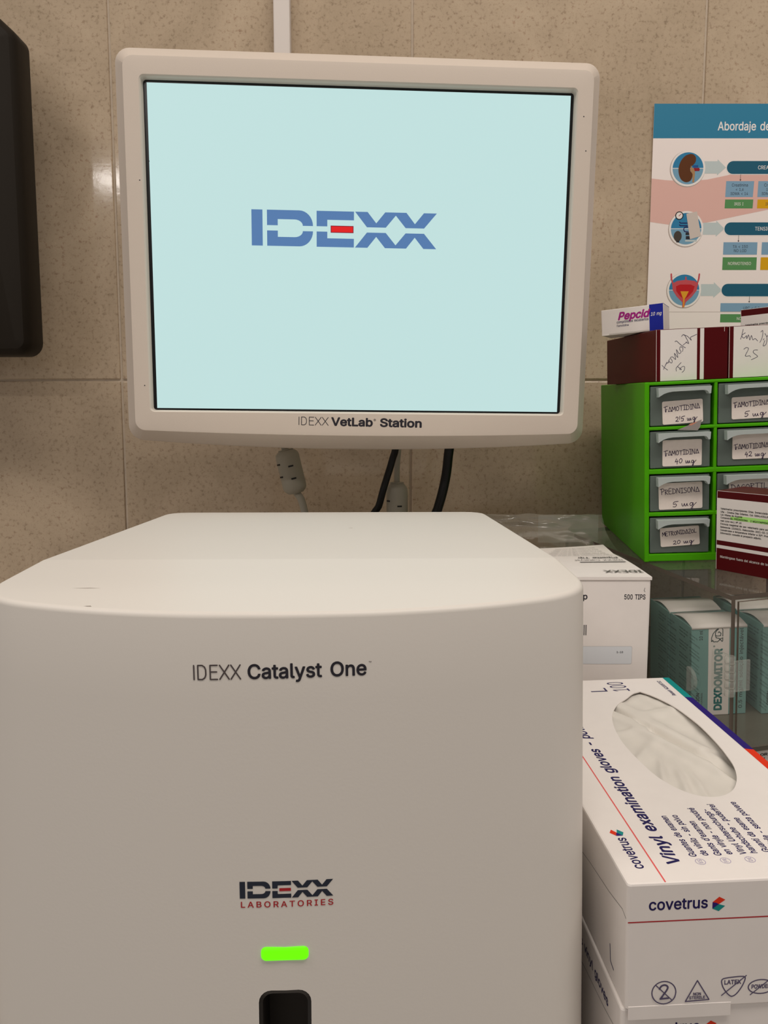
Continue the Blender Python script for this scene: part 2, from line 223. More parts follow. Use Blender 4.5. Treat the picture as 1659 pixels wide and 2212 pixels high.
# ---------------------------------------------------------------- lettering: glyph outlines, 400 units to the em
GL = r'''A(D%?%8&/(O&L(O(=%8&}%8&Q&W&M&e&H&t&B(,&;(C&@(C&9(,&3&s&.&d&*&W%Z%8!%e%r%e&-&s&-&s%r
B(:%P%8%P(O&>(O&R(N&c(H&o(@&w(5&}((&~&u&}&i&z&_&t&V&n&P&f&L&]&I&]&G&g&E&p&@&y&9($&/(*%~(+%o()%a(#%S&v%H&i%?&V%:&A%8!%k%O&@%O&T%Q&c%X&k%c&m%p&l%z&h&(&b&/&X&5&N&9&A&:%k&:!%k&P&=&P&H&Q&Q&T&Y&Z&`&b&d&j&e&t&c($&[(0&O(6&>(9%k(9
C(P&I%5&0%8%u%B%c%Q%T%g%K&%%H&D%K&c%T&|%c(6%u(E&0(O&I(R&X(Q&g(N&t(H($(@(/(7(7(+(=&y(A&j(&&j(#&t&{&}&u()&n(/&f(4&](8&S(:&I(:&7(8&&(1%u($%k&q%e&]%b&D%e&,%k%s%u%c&(%W&7%P&I%M&S%N&]%P&f%S&n%X&u%_&{%g(#%o(&%y(A%y(=%j(7%](/%Q($%G&t%?&g%:&X%6
D(M&6%8%_%8%_%O&4%O&K%Q&^%X&l%e&w%u&}&-(#&D&}&[&w&o&m(#&_(/&L(6&6(9%^(9%^(O&8(O&T(L&l(C(#(5(1&{(:&b(=&D(:&&(1%h&~%S&k%D&R%;!%k(O%k%8%P%8%P(O
E(+%P%8%P(O&t(O&t(9%k(9%k&P&m&P&m&9%k&9%k%O&u%O&u%8
F((%P%8%P(O&s(O&s(9%k(9%k&M&i&M&i&6%k&6%k%8
G(T&I%5&0%8%u%B%b%Q%T%g%K&%%H&D%K&c%T&|%b(6%u(E&/(O&H(R&X(Q&g(M&t(H($(@(/(6(8(+(>&y(B&j(&&j(#&t&z&|&t()&m(/&f(4&](7&S(:&H(:&7(8&&(1%u($%k&q%e&]%b&D%e&,%k%s%u%c&(%W&8%P&I%M&Z%O&i%T&u%^&}%j((%y(*&/(2&.&O&.&O&D(C&D(C&.(@%r(8%](+%L&v%@&a%8
H(S%P%8%P(O%k(O%k&R&|&R&|(O(;(O(;%8&|%8&|&;%k&;%k%8
I&V%D%8%D%O%h%O%h(9%D(9%D(O&J(O&J(9&&(9&&%O&J%O&J%8
J&~&(%5%k%9%V%E%I%X%E%s%E%~%`%~%`%s%b%c%j%V%u%N&(%L&6%N&A%V&H%c&K%s&K(O&f(O&f%s&a%X&T%E&@%9
K(?%c%s%c&4%j&>%q&F%x&O&#&W&+&a&3&i&p(O(7(O&:&L&9&L!%P%8%P(O%k(O%k&e%k&8%k&+%k%8!&t%8&)&F&9&Z(7%8
L&|%P%8%P(O%k(O%k%O&o%O&o%8
M)$%P%8%P(O%v(O&M&)&O&#&Q%y&S%r&V%j&X%b&[%Z&^%R&`%L&Y%L&[%R&^%Y&a%b&c%i&e%q&h%x&j&#&l&)(C(O(h(O(h%8(N%8(N&R(N&Y(N&b(N&j(N&r(N&{(N()(O(2(O(;(Q(;(N(1(K(((H&y(E&p(B&h(?&`(<&X(:&R&h%8&P%8%}&R%{&X%y&_%v&g%s&o%p&x%m(&%i(1%f(;%i(;%i(3%i(*%i&}%i&t%i&k%j&b%j&Y%j&R%j%8
N(U%P%8%P(O%o(O&h&&&l%|&p%u&u%m&z%d(#%Y(*%N(%%M($%Y(#%d(#%o(#%x(#&$(#&,(#(O(=(O(=%8&z%8&/&R&*&Z&$&c%z&m%t&w%m()%d(9%i(9%i(+%j&x%j&l%k&b%k&Y%k&R%k%8
O(Y&I%5&0%8%u%B%c%Q%T%g%K&%%H&D%K&c%T&|%c(6%u(E&0(O&I(R&c(O&x(E(0(6(>&|(F&c(I&D(F&%(>%g(0%Q&x%B&c%8!&I%M&Z%O&k%V&x%c(&%s(.&,(0&D(.&](&&q&x(%&k(1&Z(8&I(:&7(8&((1%u(%%k&q%e&]%b&D%e&,%k%s%u%c&(%V&7%O
P(6%P%8%P(O&<(O&R(M&d(G&q(=&{(0(%&{(&&j(%&X&{&H&q&;&d&1&R&*&<&(%e&(%e&?&;&?&I&@&U&D&^&K&d&S&h&_&i&j&h&u&d($&^(-&U(3&I(7&;(9%k(9%k%8
Q(Y&@%y&[%y&s%Z&x%R(?%$(#%$&i%C&c%J!&I%5&0%8%u%B%c%Q%T%g%K&%%H&D%K&c%T&|%c(6%u(E&0(O&I(R&c(O&x(E(0(6(>&|(F&c(I&D(F&%(>%g(0%Q&x%B&c%8!&I%M&Z%O&k%V&x%c(&%s(.&,(0&D(.&](&&q&x(%&k(1&Z(8&I(:&7(8&((1%u(%%k&q%e&]%b&D%e&,%k%s%u%c&(%V&7%O
R(8%P%8%P(O&<(O&R(M&d(G&r(>&{(1(%&}((&l(%&Z&{&K&r&>&d&5&R&/&<&-%`&-%`&D&;&D&J&E&U&I&_&N&d&V&h&a&i&l&h&w&d(%&_(.&U(4&J(8&;(9%k(9%k%8!&l%8&:&:&W&:(/%8
S(7&7%4%~%6%l%<%]%D%R%P%J%_%G%p%c%p%e%e%j%[%r%T%|%O&,%M&7%L&E%M&P%P&Z%U&c%^&h%g&i%q&h%z&d&%&]&+&T&0&K&4&@&7&&&>%l&F%Z&R%P&a%M&t%O()%V(7%b(C%p(K&%(P&9(R&L(P&](K&k(C&v(7&}(*(#&v&f&v&b()&W(3&I(9&8(;&,(:%|(7%s(2%l(+%h&~%g&u%i&l%m&d%t&_%}&Y&+&V&3&S&H&N&Q&K&[&G&e&C&n&=&v&6&}&-(%%}(&%p($%a&z%Q&o%E&`%<&M%6
T(7%E(9%E(O(+(O(+(9&E(9&E%8&+%8&+(9
U(S&F%5&/%7%w%>%g%I%Z%X%R%j%P%~%P(O%k(O%k&$%l%r%q%f%y%[&)%S&6%N&F%M&U%N&c%S&n%[&v%f&z%r&|&$&|(O(;(O(;%~(8%j(1%X($%I&p%>&]%7
V(D&0%8%?(O%Z(O&+&0&/&#&4%p&:%]&A%D&<%D&C%]&I%p&N&$&R&0&}(O(=(O&M%8
W)=%w%8%?(O%Y(O%z&,%}%}&#%s&%%i&)%^&+%S&-%H&*%H&,%S&.%^&0%i&3%s&5%}&8&,&X(O&w(O(=&,(?%}(B%s(D%i(F%^(I%S(K%H(G%H(I%S(L%^(N%i(P%s(S%}(U&,(v(O)6(O(X%8(:%8&r&`&o&m&l&|&h(0&e(B&k(B&h(1&e&}&b&o&^&`&:%8
X(B%?%8&5&P&5&=%D(O%c(O&$(#&+&w&0&o&4&i&7&c&;&[&?&S&;&S&?&[&C&b&G&i&K&o&P&w&U(#&t(O(6(O&F&>&F&Q(:%8&x%8&S%m&N%t&I%{&E&%&B&,&>&3&:&:&@&:&<&3&8&-&4&%&0%{&,%u&&%m%^%8
Y(A&/%8&/&1%?(O%](O&+&i&1&^&7&S&<&H&B&:&7&:&=&H&B&S&H&^&N&i&w(O(:(O&I&1&I%8
Z(3%I%8%I%K&K&y&R(&&X(0&`(9&g(B&j(:&^(9&P(9&D(9&7(9%H(9%H(O&~(O&~(=%|%l%v%c%o%X%g%O%`%E%]%N%i%N%v%O&&%O&4%O(#%O(#%8
a&{%y%5%k%6%_%:%S%A%K%J%F%U%D%d%E%p%I%y%O&%%W&+%a&/%k&2%v&4&$&6&2&8&;&9&C&:&H&<&K&?&L&D&L&E&K&M&I&U&D&Z&>&`&6&b&,&c%}&b%u&`%n&[%h&V%d&Q%a&L%H&R%O&`%W&i%c&p%n&u%z&x&,&y&4&x&>&w&G&t&P&o&X&h&`&_&d&R&f&C&f%8&M%8&M%M&K%M&H%G&C%B&<%=&4%8&*%6!%}%J&/%K&9%O&A%V&G%^&K%g&L%p&L&*&J&(&F&&&A&$&;&#&4%~&.%}&)%}&#%|%w%{%o%x%h%u%b%q%_%k%^%c%_%[%b%U%g%P%m%M%u%K
b(.&:%5&-%6%~%:%v%?%p%D%l%J%h%O%f%O%f%8%M%8%M(O%f(O%f&_%h&_%l&d%p&i%v&o%~&t&-&x&:&y&L&v&[&o&i&d&s&S&y&@&{&*&y%n&s%Z&i%J&[%>&L%7!&6%K&C%M&N%R&V%[&]%h&a%u&b&*&a&9&]&F&V&R&N&[&C&a&6&c&)&a%y&[%q&R%k&G%g&:%f&*%g%u%k%g%q%[%z%R&)%M
c&}&1%5%y%7%h%?%Y%J%N%Z%H%n%F&)%H&?%N&R%Y&c%h&o%y&v&1&y&<&x&F&v&O&r&X&m&a&g&g&`&l&V&p&M&W&G&U&L&R&R&N&V&J&Z&E&_&?&a&8&b&1&c%~&a%s&Z%j&Q%d&E%a&8%`&)%a%u%d%h%j%[%s%R%~%M&1%K&8%K&?%M&E%O&J%R&O%W&S%[&V%b&X%h&p%b&m%W&g%N&a%G&X%A&P%;&F%8&<%5
d(.&,%5%u%7%f%>%X%J%N%Z%H%n%F&*%H&@%N&S%X&d%f&o%u&v&,&y&9&x&C&t&K&o&Q&i&U&d&X&_&Z&_&Z(O&t(O&t%8&[%8&[%O&Y%O&U%J&Q%D&K%?&C%:&9%6!&0%K&=%M&G%R&P%[&V%g&Y%u&[&*&Y&:&V&G&P&R&G&[&=&a&0&c%~&a%s&[%j&R%d&F%a&9%`&*%a%u%d%h%k%[%s%R%~%M
e(%&3%5%y%7%h%?%Y%J%N%Z%H%n%F&)%H&?%N&R%X&c%g&o%x&v&0&y&<&x&H&u&T&o&_&g&g&]&n&O&r&?&s&,&s%}%V%}%V&6&f&6&Z&/&Y&=&U&I&O&T&G&]&=&a&0&c%~&a%t&[%k&T%e&J%a&?%_&2%_&$%a%p%e%c%l%X%u%Q&%%L&3%J&<%K&C%M&J%P&P%U&U%[&X%c&q%]&l%Q&e%H&[%@&O%:&B%6
f&D&9&w&9&b%;&b%;&w!%X%8%X(1%Z(=%_(F%f(N%o(T%y(W&)(X&1(X&7(W&<(V&?(T&9(?&7(@&4(A&0(A&,(B%}(@%w(<%s(5%r(+%r%8
g(.&1$V%|$W%o$Z%c$`%Y$g%R$o%L$w%b%(%e$~%j$y%o$t%w$p&$$m&1$l&B$n&O$u&X%$&[%6&[%S&X%S&U%N&Q%I&K%C&C%>&9%;&,%:%v%<%f%C%X%M%N%]%H%o%F&*%H&@%N&S%X&d%f&o%v&v&,&y&9&x&C&t&K&o&Q&i&V&d&Y&_&[&_&[&w&t&w&t%4&r$}&k$o&a$d&R$]&B$W!&0%P&=%Q&G%V&P%_&V%i&Z%w&[&+&Z&:&V&H&P&S&H&[&=&a&0&c%~&a%s&[%k&R%d&G%a&:%`&+%a%w%d%j%k%_%s%V%~%Q
h((%f&9%f%8%M%8%M(O%f(O%f&Q%b&Q%j&d%v&p&)&w&9&y&G&w&T&r&_&j&g&_&l&P&n&>&n%8&T%8&T&<&R&L&K&X&@&`&2&c&(&a%y&^%r&W%l&O%h&E
i%|%M%8%M&w%f&w%f%8!%Y(5%S(6%N(:%J(?%I(E%J(L%N(Q%S(T%Y(U%a(T%g(Q%j(L%l(E%j(?%g(:%a(6
j%|%M&w%f&w%f%,%e$z%b$o%Z$f%R$_%G$Z%:$Y%4$Y%4$p%9$p%B$r%H$v%L$~%M%,!%Y(5%S(6%M(:%J(?%H(E%J(L%M(Q%S(T%Y(U%a(T%f(Q%j(L%k(E%j(?%f(:%a(6
k&w%e%p%e&3%i&3&P&w&o&w&(&.&$&.!%M%8%M(O%f(O%f%8!&T%8%t&(&*&9&t%8
l&*%q%7%a%9%V%@%O%K%M%Z%M(O%f(O%f%`%g%W%i%Q%m%N%s%M%w%M%y%M%{%M%}%N&%%9%~%8%z%8%u%7
m(y%M%8%M&w%f&w%f&T%d&T%h&`%n&i%u&p%~&u&,&x&6&y&E&w&Q&o&Z&d&_&T&[&T&`&_&f&h&n&p&w&u(&&x(3&y(?&x(K&t(U&m(]&b(b&T(d&D(d%8(J%8(J&C(H&R(A&[(7&a(+&c&}&b&u&_&n&Y&i&R&f&J&e&A&e%8&L%8&L&F&J&Q&C&Z&:&a&.&c&$&b%x&_%q&Y%k&R%h&H%f&=%f%8
n((%f&9%f%8%M%8%M&w%f&w%f&Q%b&Q%j&d%v&p&)&w&9&y&G&w&T&r&_&j&g&_&l&P&n&>&n%8&T%8&T&<&R&L&K&X&@&`&2&c&(&a%y&^%r&W%l&O%h&E
o(*&1%5%y%7%h%?%Y%J%N%Z%H%n%F&)%H&?%N&R%Y&c%h&o%y&v&1&y&D&v&U&o&d&c&o&R&u&?&w&)&u%n&o%Z&d%J&U%?&D%7!&1%K&?%M&J%R&S%[&Y%h&]%u&_&)&]&8&Y&E&S&Q&J&Z&?&a&1&c%~&a%s&Z%j&Q%d&E%a&8%`&)%a%u%d%h%j%[%s%R%~%M
p(.%M$Y%M&w%f&w%f&_%h&_%l&d%p&i%v&o%~&t&-&x&:&y&L&v&[&o&i&d&s&S&y&@&{&*&y%n&s%Z&i%J&[%>&L%7&:%5&-%6%~%:%v%?%p%D%l%J%h%O%f%O%f$Y!&6%K&C%M&N%R&V%[&]%h&a%u&b&*&a&9&]&F&V&R&N&[&C&a&6&c&)&a%y&[%q&R%k&G%g&:%f&*%g%u%k%g%q%[%z%R&)%M
q(.&t$Y&Z$Y&Z%O&X%O&U%J&Q%D&K%?&C%:&9%6&,%5%u%7%f%>%X%J%N%Z%H%n%F&*%H&@%N&S%X&d%f&o%u&v&,&y&9&x&C&t&K&o&Q&i&U&d&Y&_&[&_&[&w&t&w!&0%K&=%M&G%R&P%[&V%g&Y%u&[&*&Y&:&V&G&P&R&G&[&=&a&0&c%~&a%s&[%j&R%d&F%a&9%`&*%a%u%d%h%k%[%s%R%~%M
r&F%M%8%M&w%f&w%f&_%g&_%m&j%v&r&%&w&3&y&6&y&:&y&=&y&?&x&?&`&=&`&:&a&6&a&1&a&&&`%y&]%q&W%k&O%h&G%f&=%f%8
s&q&&%5%s%6%f%9%Z%?%Q%G%J%Q%F%_%_%d%c%X%k%P%u%L&&%J&5%L&@%Q&G%X&I%b&H%i&D%o&=%t&3%w%u%}%c&(%U&1%M&=%K&L%M&X%R&d%[&l%g&s%u&w&)&y&7&x&D&t&N&n&V&g&]&]&a&R&I&M&E&U&?&]&6&b&)&d%w&b%m&^%g&V%d&M%f&E%k&?%r&;%~&7&:&2&L&+&X%~&a%r&c%d&b%V&[%K&R%B&F%;&7%6
t&9&0&w&0&b%;&b%;&w!%R(@%k(@%k%`%l%V%o%Q%u%M%}%L&$%L&(%L&,%M&/%M&3%9&/%8&+%7&%%6%|%6%k%9%^%A%U%M%R%^
u((&&%6%t%8%g%<%]%D%T%O%O%_%M%q%M&w%f&w%f%s%i%c%p%V%{%O&.%L&8%M&B%Q&I%W&O%`&S%j&T%v&T&w&n&w&n%8&U%8&U%^&Y%^&P%K&E%?&7%8
v&{%z%8%?&w%Z&w%{%w&$%i&)%[&,%M&0%@&(%@&+%M&/%[&3%i&8%w&X&w&t&w&9%8
w(h%p%8%A&w%[&w%n&3%r&$%w%p%{%^&#%I%{%I&#%]&(%o&,&#&0&3&C&w&^&w&p&3&t&$&x%o&|%]($%I&|%I($%]()%o(-&#(1&3(D&w(_&w(0%8&r%8&_%~&[&-&X&8&U&C&R&N&O&Z&M&f&R&f&O&Z&M&N&J&C&G&8&D&-&A%~&-%8
x&v%@%8%~&5%}%}%C&w%a&w%t&X%{&M&%&C&+&:&1&0&#&0&*&:&/&C&5&M&;&X&O&w&l&w&1%|&1&4&n%8&Q%8&:%Z&4%f&.%o&)%y%~&&&0&&&*%y&$%o%{%f%t%Z%^%8
y&{%K$[%Q$q%U$p%[$o%c$o%h$q%m$u%q$|%u%*%z%7%?&w%Z&w%{%w&$%i&)%[&,%M&0%@&&%@&+%M&/%[&3%i&8%w&X&w&t&w&0$|&+$q&$$h%y$a%q$]%h$Y%^$X%W$X%R$Y%N$Z
z&w%I%8%I%J&D&_&D&`%K&`%K&w&d&w&d&c%k%P%k%O&f%O&f%8
0(9&9%5&#%8%m%B%_%Q%T%f%M&$%K&D%M&c%T&}%_(7%m(F&#(O&9(R&N(O&`(F&n(7&y&}(#&c(%&D(#&$&y%f&n%Q&`%B&N%8!&9%L&F%N&R%U&[%b&c%r&g&,&i&D&g&]&c&q&[(%&R(2&F(9&9(<&+(9%z(2%q(%%j&q%f&]%e&D%f&,%j%r%q%b%z%U&+%N
1(9%W%8%W%N&{%N&{%8!&L(O&L%8&3%8&3(7&2(7%Z&n%Z(/&-(O
2(9%R%8%R%K&<&9&F&E&O&O&V&X&Z&b&^&j&_&t&^&~&Y(+&S(2&K(8&B(;&7(<&,(;%~(7%v(1%q()%m&{%l&p%R&p%T(%%Z(5%e(A%r(J&&(P&8(R&I(P&X(K&f(B&o(6&u((&w&t&v&i&s&^&n&R&e&E&X&7&I&%%v%P%v%O&{%O&{%8
3(9&5%5%~%7%n%<%`%D%T%O%M%^%I%n%e%n%g%d%l%[%r%T%{%P&*%M&5%L&A%M&L%P&U%V&]%^&a%h&c%s&a%~&]&,&V&5&L&;&?&@&.&A%x&A%x&V&Q(7&Q(9%T(9%T(O&t(O&t(<&3&M&3&R&G&Q&Y&L&i&C&s&7&z&(&|%s&z%b&s%R&h%F&Y%=&I%7
4(9%H%c%H%x&A(O&Z(O%d%{%d%z()%z()%c!&O%8&O%i&O%s&O&^&h&^&h%8
5(9&6%5&$%7%q%<%d%E%Y%P%S%^%P%m%j%m%l%d%p%]%v%U%~%P&,%M&6%L&B%M&L%R&U%Y&]%c&a%n&b%z&a&+&[&6&U&@&L&G&A&K&5&M&+&L%|&I%s&E%l&@%S&C%_(O&r(O&r(9%u(9%o&W%w&]&$&a&/&d&:&d&G&c&T&_&`&X&i&P&q&F&w&:&z&-&{%z&y%h&s%V&h%I&Y%>&I%7
6(9&9%5&&%7%r%>%e%H%Z%V%T%g%Q%z%S&.%X&>%b&P%p&g&C(O&`(O%u&F%s&F%w&L%{&Q&%&U&,&Y&4&[&<&]&M&Z&]&T&j&J&s&>&y&/&{%x&x%f&r%U&h%H&Z%>&J%7!&9%K&D%M&M%Q&V%X&]%b&a%l&b%x&a&)&]&3&V&<&M&C&D&G&9&H&-&G&#&C%v&<%p&4%l&)%k%x%l%l%p%b%v%X&#%Q&-%M
7(9%`%8&`(7&`(9%Q(9%Q(O&{(O&{(7%{%8
8(9&9%5&$%7%o%=%a%E%V%Q%O%_%M%o%N%|%R&,%X&6%a&>%k&D%v&H%v&I%i&O%^&Y%V&h%T&w%V(+%](8%g(C%s(K&&(P&9(R&I(P&X(K&f(C&p(8&v(+&x&w&u&h&o&Y&d&O&V&I&V&H&b&D&k&>&t&6&z&,&~%|(#%o&}%_&v%Q&l%E&^%=&L%7!&9%L&E%M&P%P&Y%U&`%^&d%f&f%p&d%{&`&)&X&1&O&7&D&;&9&<&,&;%}&7%t&1%m&)%i%{%g%p%i%f%m%^%s%U%|%P&,%M!&9&R&C&S&L&V&S&[&Y&c&]&l&_&u&^(#&Y(,&S(3&L(8&C(;&9(<&.(;&$(8%x(3%s(,%o(#%n&u%o&l%s&c%y&[&$&V&.&S
9(9&8(R&J(P&Z(J&h(?&r(2&x&|&{&j&y&Z&t&J&k&8&]%|&.%8%m%8&W&A&Y&A&V&;&Q&6&K&2&E&/&=&-&5&,&#&.%p&4%c&=%Y&J%S&Y%Q&l%T&~%Z(3%e(@%r(J&&(P!&8(<&-(;&#(6%v(0%p(&%l&w%k&l%l&`%p&T%v&K&#&E&-&A&8&?&D&A&M&E&V&K&]&T&a&_&b&k&a&w&](&&V(0&N(6&D(;
.&)%_%6%W%8%Q%<%M%A%L%H%M%O%Q%U%W%Y%_%[%f%Y%l%U%p%O%q%H%p%A%l%<%f%8
,&)%G$c%S%T%p%T%Z$c
:&)%_%6%W%8%Q%<%M%A%L%H%M%O%Q%U%W%Y%_%[%f%Y%l%U%p%O%q%H%p%A%l%<%f%8!%_&J%W&L%Q&P%M&U%L&]%M&e%Q&j%W&n%_&p%f&n%l&j%p&e%q&]%p&U%l&P%f&L
;&)%G$c%S%T%p%T%Z$c!%b&J%Z&L%T&P%P&U%O&]%P&e%T&j%Z&n%b&p%i&n%o&j%s&e%u&]%s&U%o&P%i&L
-(9&f&@&f&)%g&)%g&@
<(9%R&$%R&6&z&x&z&]%r&.%s&0%s&,%r&-&z%X&z%>
(&K%]&1%^&H%a&`%g&x%n(4%v(J&$(]&<(]&3(F&*(/&#&s%z&[%w&E%u&1%v%y%y%g%~%S&)%>&2%)&<$m&$$m%p%/%f%N%_%m
)&K%G$m%R%)%Z%?%b%S%f%h%i%z%j&1%i&E%f&[%a&s%Y(/%Q(F%G(]%`(]%i(J%r(4%y&x%~&`&%&G&(&1&$%m%z%M%o%/%`$m
/&B&<(Y%T$t%>$t&$(Y
'&1%W&^%T(O%o(O%l&^
°&]%x&O%l&Q%a&U%W&^%O&g%K&r%I&~%K(/%O(:%W(D%a(K%l(P%x(Q&)(P&4(K&>(D&E(:&J(/&K&~&J&r&E&g&>&^&4&U&)&Q!%x&e&#&f&*&h&/&l&3&q&6&w&7&~&6(*&3(0&/(5&*(9&#(<%x(=%r(<%k(9%f(5%b(0%`(*%_&~%`&w%b&q%f&l%k&h%r&f
º&e%|&6%l&8%^&>%R&G%I&R%D&b%B&r%D((%I(7%R(C%^(K%l(Q%|(S&1(Q&?(K&J(C&R(7&X((&Y&r&X&b&R&R&J&G&?&>&1&8!%|&J&+&K&3&O&:&U&>&^&A&h&B&r&A&}&>(+&:(4&3(:&+(>%|(?%r(>%j(:%c(4%_(,%[&}%Z&r%[&h%_&^%c&U%j&O%r&K
á&{%y%5%k%6%_%:%S%A%K%J%F%U%D%d%E%p%I%y%O&%%W&+%a&/%k&2%v&4&$&6&2&8&;&9&C&:&H&<&K&?&L&D&L&E&K&M&I&U&D&Z&>&`&6&b&,&c%}&b%u&`%n&[%h&V%d&Q%a&L%H&R%O&`%W&i%c&p%n&u%z&x&,&y&4&x&>&w&G&t&P&o&X&h&`&_&d&R&f&C&f%8&M%8&M%M&K%M&H%G&C%B&<%=&4%8&*%6!%}%J&/%K&9%O&A%V&G%^&K%g&L%p&L&*&J&(&F&&&A&$&;&#&4%~&.%}&)%}&#%|%w%{%o%x%h%u%b%q%_%k%^%c%_%[%b%U%g%P%m%M%u%K!%z(0&2(X&M(X&3(0
é(%&3%5%y%7%h%?%Y%J%N%Z%H%n%F&)%H&?%N&R%X&c%g&o%x&v&0&y&<&x&H&u&T&o&_&g&g&]&n&O&r&?&s&,&s%}%V%}%V&6&f&6&Z&/&Y&=&U&I&O&T&G&]&=&a&0&c%~&a%t&[%k&T%e&J%a&?%_&2%_&$%a%p%e%c%l%X%u%Q&%%L&3%J&<%K&C%M&J%P&P%U&U%[&X%c&q%]&l%Q&e%H&[%@&O%:&B%6!&$(0&8(X&S(X&9(0
í%|%M%8%M&w%f&w%f%8!%O(0%c(X%~(X%d(0
ó(*&1%5%y%7%h%?%Y%J%N%Z%H%n%F&)%H&?%N&R%Y&c%h&o%y&v&1&y&D&v&U&o&d&c&o&R&u&?&w&)&u%n&o%Z&d%J&U%?&D%7!&1%K&?%M&J%R&S%[&Y%h&]%u&_&)&]&8&Y&E&S&Q&J&Z&?&a&1&c%~&a%s&Z%j&Q%d&E%a&8%`&)%a%u%d%h%j%[%s%R%~%M!&%(0&9(X&U(X&:(0
ú((&&%6%t%8%g%<%]%D%T%O%O%_%M%q%M&w%f&w%f%s%i%c%p%V%{%O&.%L&8%M&B%Q&I%W&O%`&S%j&T%v&T&w&n&w&n%8&U%8&U%^&Y%^&P%K&E%?&7%8!&$(0&8(X&T(X&9(0
ç&}&1%5%y%7%h%?%Y%J%N%Z%H%n%F&)%H&?%N&R%Y&c%h&o%y&v&1&y&<&x&F&v&O&r&X&m&a&g&g&`&l&V&p&M&W&G&U&L&R&R&N&V&J&Z&E&_&?&a&8&b&1&c%~&a%s&Z%j&Q%d&E%a&8%`&)%a%u%d%h%j%[%s%R%~%M&1%K&8%K&?%M&E%O&J%R&O%W&S%[&V%b&X%h&p%b&m%W&g%N&a%G&X%A&P%;&F%8&<%5!%}$Y%}$h&2$h&8$i&<$j&?$m&?$q&?$u&<$x&8$z&2$z&&$z&+%?&8%?&8%8&8%,&C%+&K%%&P${&R$q&P$g&J$`&@$Z&2$Y
ã&{%y%5%k%6%_%:%S%A%K%J%F%U%D%d%E%p%I%y%O&%%W&+%a&/%k&2%v&4&$&6&2&8&;&9&C&:&H&<&K&?&L&D&L&E&K&M&I&U&D&Z&>&`&6&b&,&c%}&b%u&`%n&[%h&V%d&Q%a&L%H&R%O&`%W&i%c&p%n&u%z&x&,&y&4&x&>&w&G&t&P&o&X&h&`&_&d&R&f&C&f%8&M%8&M%M&K%M&H%G&C%B&<%=&4%8&*%6!%}%J&/%K&9%O&A%V&G%^&K%g&L%p&L&*&J&(&F&&&A&$&;&#&4%~&.%}&)%}&#%|%w%{%o%x%h%u%b%q%_%k%^%c%_%[%b%U%g%P%m%M%u%K!&<(6&7(7&2(8&-(:&((<&#(>%|(@%x(A%u(B%r(A%p(>%o(;%n(7%](7%_(B%c(K%j(Q%s(S%x(S%}(R&%(P&*(N&.(K&2(J&5(H&9(H&<(H&>(J&@(N&A(S&Q(S&P(G&K(>&E(8
®(=&;%h&+%j%w%n%i%v%]&$%S&0%K&>%G&M%E&^%G&n%K&}%S(/%](;%i(E%w(L&+(Q&;(R&K(Q&Z(L&h(E&t(;&~(/(*&}(/&n(0&^(/&M(*&>&~&0&t&$&h%v&Z%n&K%j!&;%|&K%~&Y&)&f&2&p&>&v&M&x&^&v&n&p&|&f(-&Y(7&K(=&;(?&+(=%w(7%k(-%a&|%Z&n%X&^%Z&M%a&>%k&2%w&)&+%~!&K&8&9&[&K&[&^&8!%y&8%y(&&C(&&H(&&N($&S&}&W&x&Z&r&[&k&Z&d&W&]&R&W&M&T&G&R&B&Q&(&Q&(&^&>&^&A&_&E&b&H&f&I&k&H&p&E&t&A&v&>&v&/&v&/&8
™(.&R&a&1(O&?(O&U&u&l(O&z(O&Y&a!&/&a&/(O&<(O&<&a!&o&a&o(O&|(O&|&a!%Y&a%Y(I%g(I%g&a!%C(D%C(O%}(O%}(D
Ó(Y&I%5&0%8%u%B%c%Q%T%g%K&%%H&D%K&c%T&|%c(6%u(E&0(O&I(R&c(O&x(E(0(6(>&|(F&c(I&D(F&%(>%g(0%Q&x%B&c%8!&I%M&Z%O&k%V&x%c(&%s(.&,(0&D(.&](&&q&x(%&k(1&Z(8&I(:&7(8&((1%u(%%k&q%e&]%b&D%e&,%k%s%u%c&(%V&7%O!&>(d&Q)1&m)1&R(d
Ú(S&F%5&/%7%w%>%g%I%Z%X%R%j%P%~%P(O%k(O%k&$%l%r%q%f%y%[&)%S&6%N&F%M&U%N&c%S&n%[&v%f&z%r&|&$&|(O(;(O(;%~(8%j(1%X($%I&p%>&]%7!&;(d&N)1&j)1&O(d
ñ((%f&9%f%8%M%8%M&w%f&w%f&Q%b&Q%j&d%v&p&)&w&9&y&G&w&T&r&_&j&g&_&l&P&n&>&n%8&T%8&T&<&R&L&K&X&@&`&2&c&(&a%y&^%r&W%l&O%h&E!&B(6&=(7&8(8&3(:&/(<&+(>&&(@%~(A%|(B%y(A%v(>%u(;%t(7%c(7%e(B%i(K%p(Q%y(S%~(S&((R&-(P&1(N&4(K&8(J&<(H&?(H&B(H&D(J&F(N&G(S&X(S&V(G&R(>&K(8'''
_A = ''.join(chr(c) for c in range(35, 127) if chr(c) not in '\\"\'')
_B = len(_A)
def _d(s): return _A.index(s[0])*_B+_A.index(s[1])-200
GLYPH = {}
for ln in GL.split('\n'):
    ch, adv, rest = ln[0], _d(ln[1:3]), ln[3:]
    GLYPH[ch] = (adv, [[(_d(q[i:i+2]), _d(q[i+2:i+4])) for i in range(0, len(q), 4)] for q in rest.split('!') if q])
CAP = max(y for l in GLYPH['H'][1] for x, y in l)
def area2(l): return sum(l[i][0]*l[(i+1) % len(l)][1]-l[(i+1) % len(l)][0]*l[i][1] for i in range(len(l)))/2
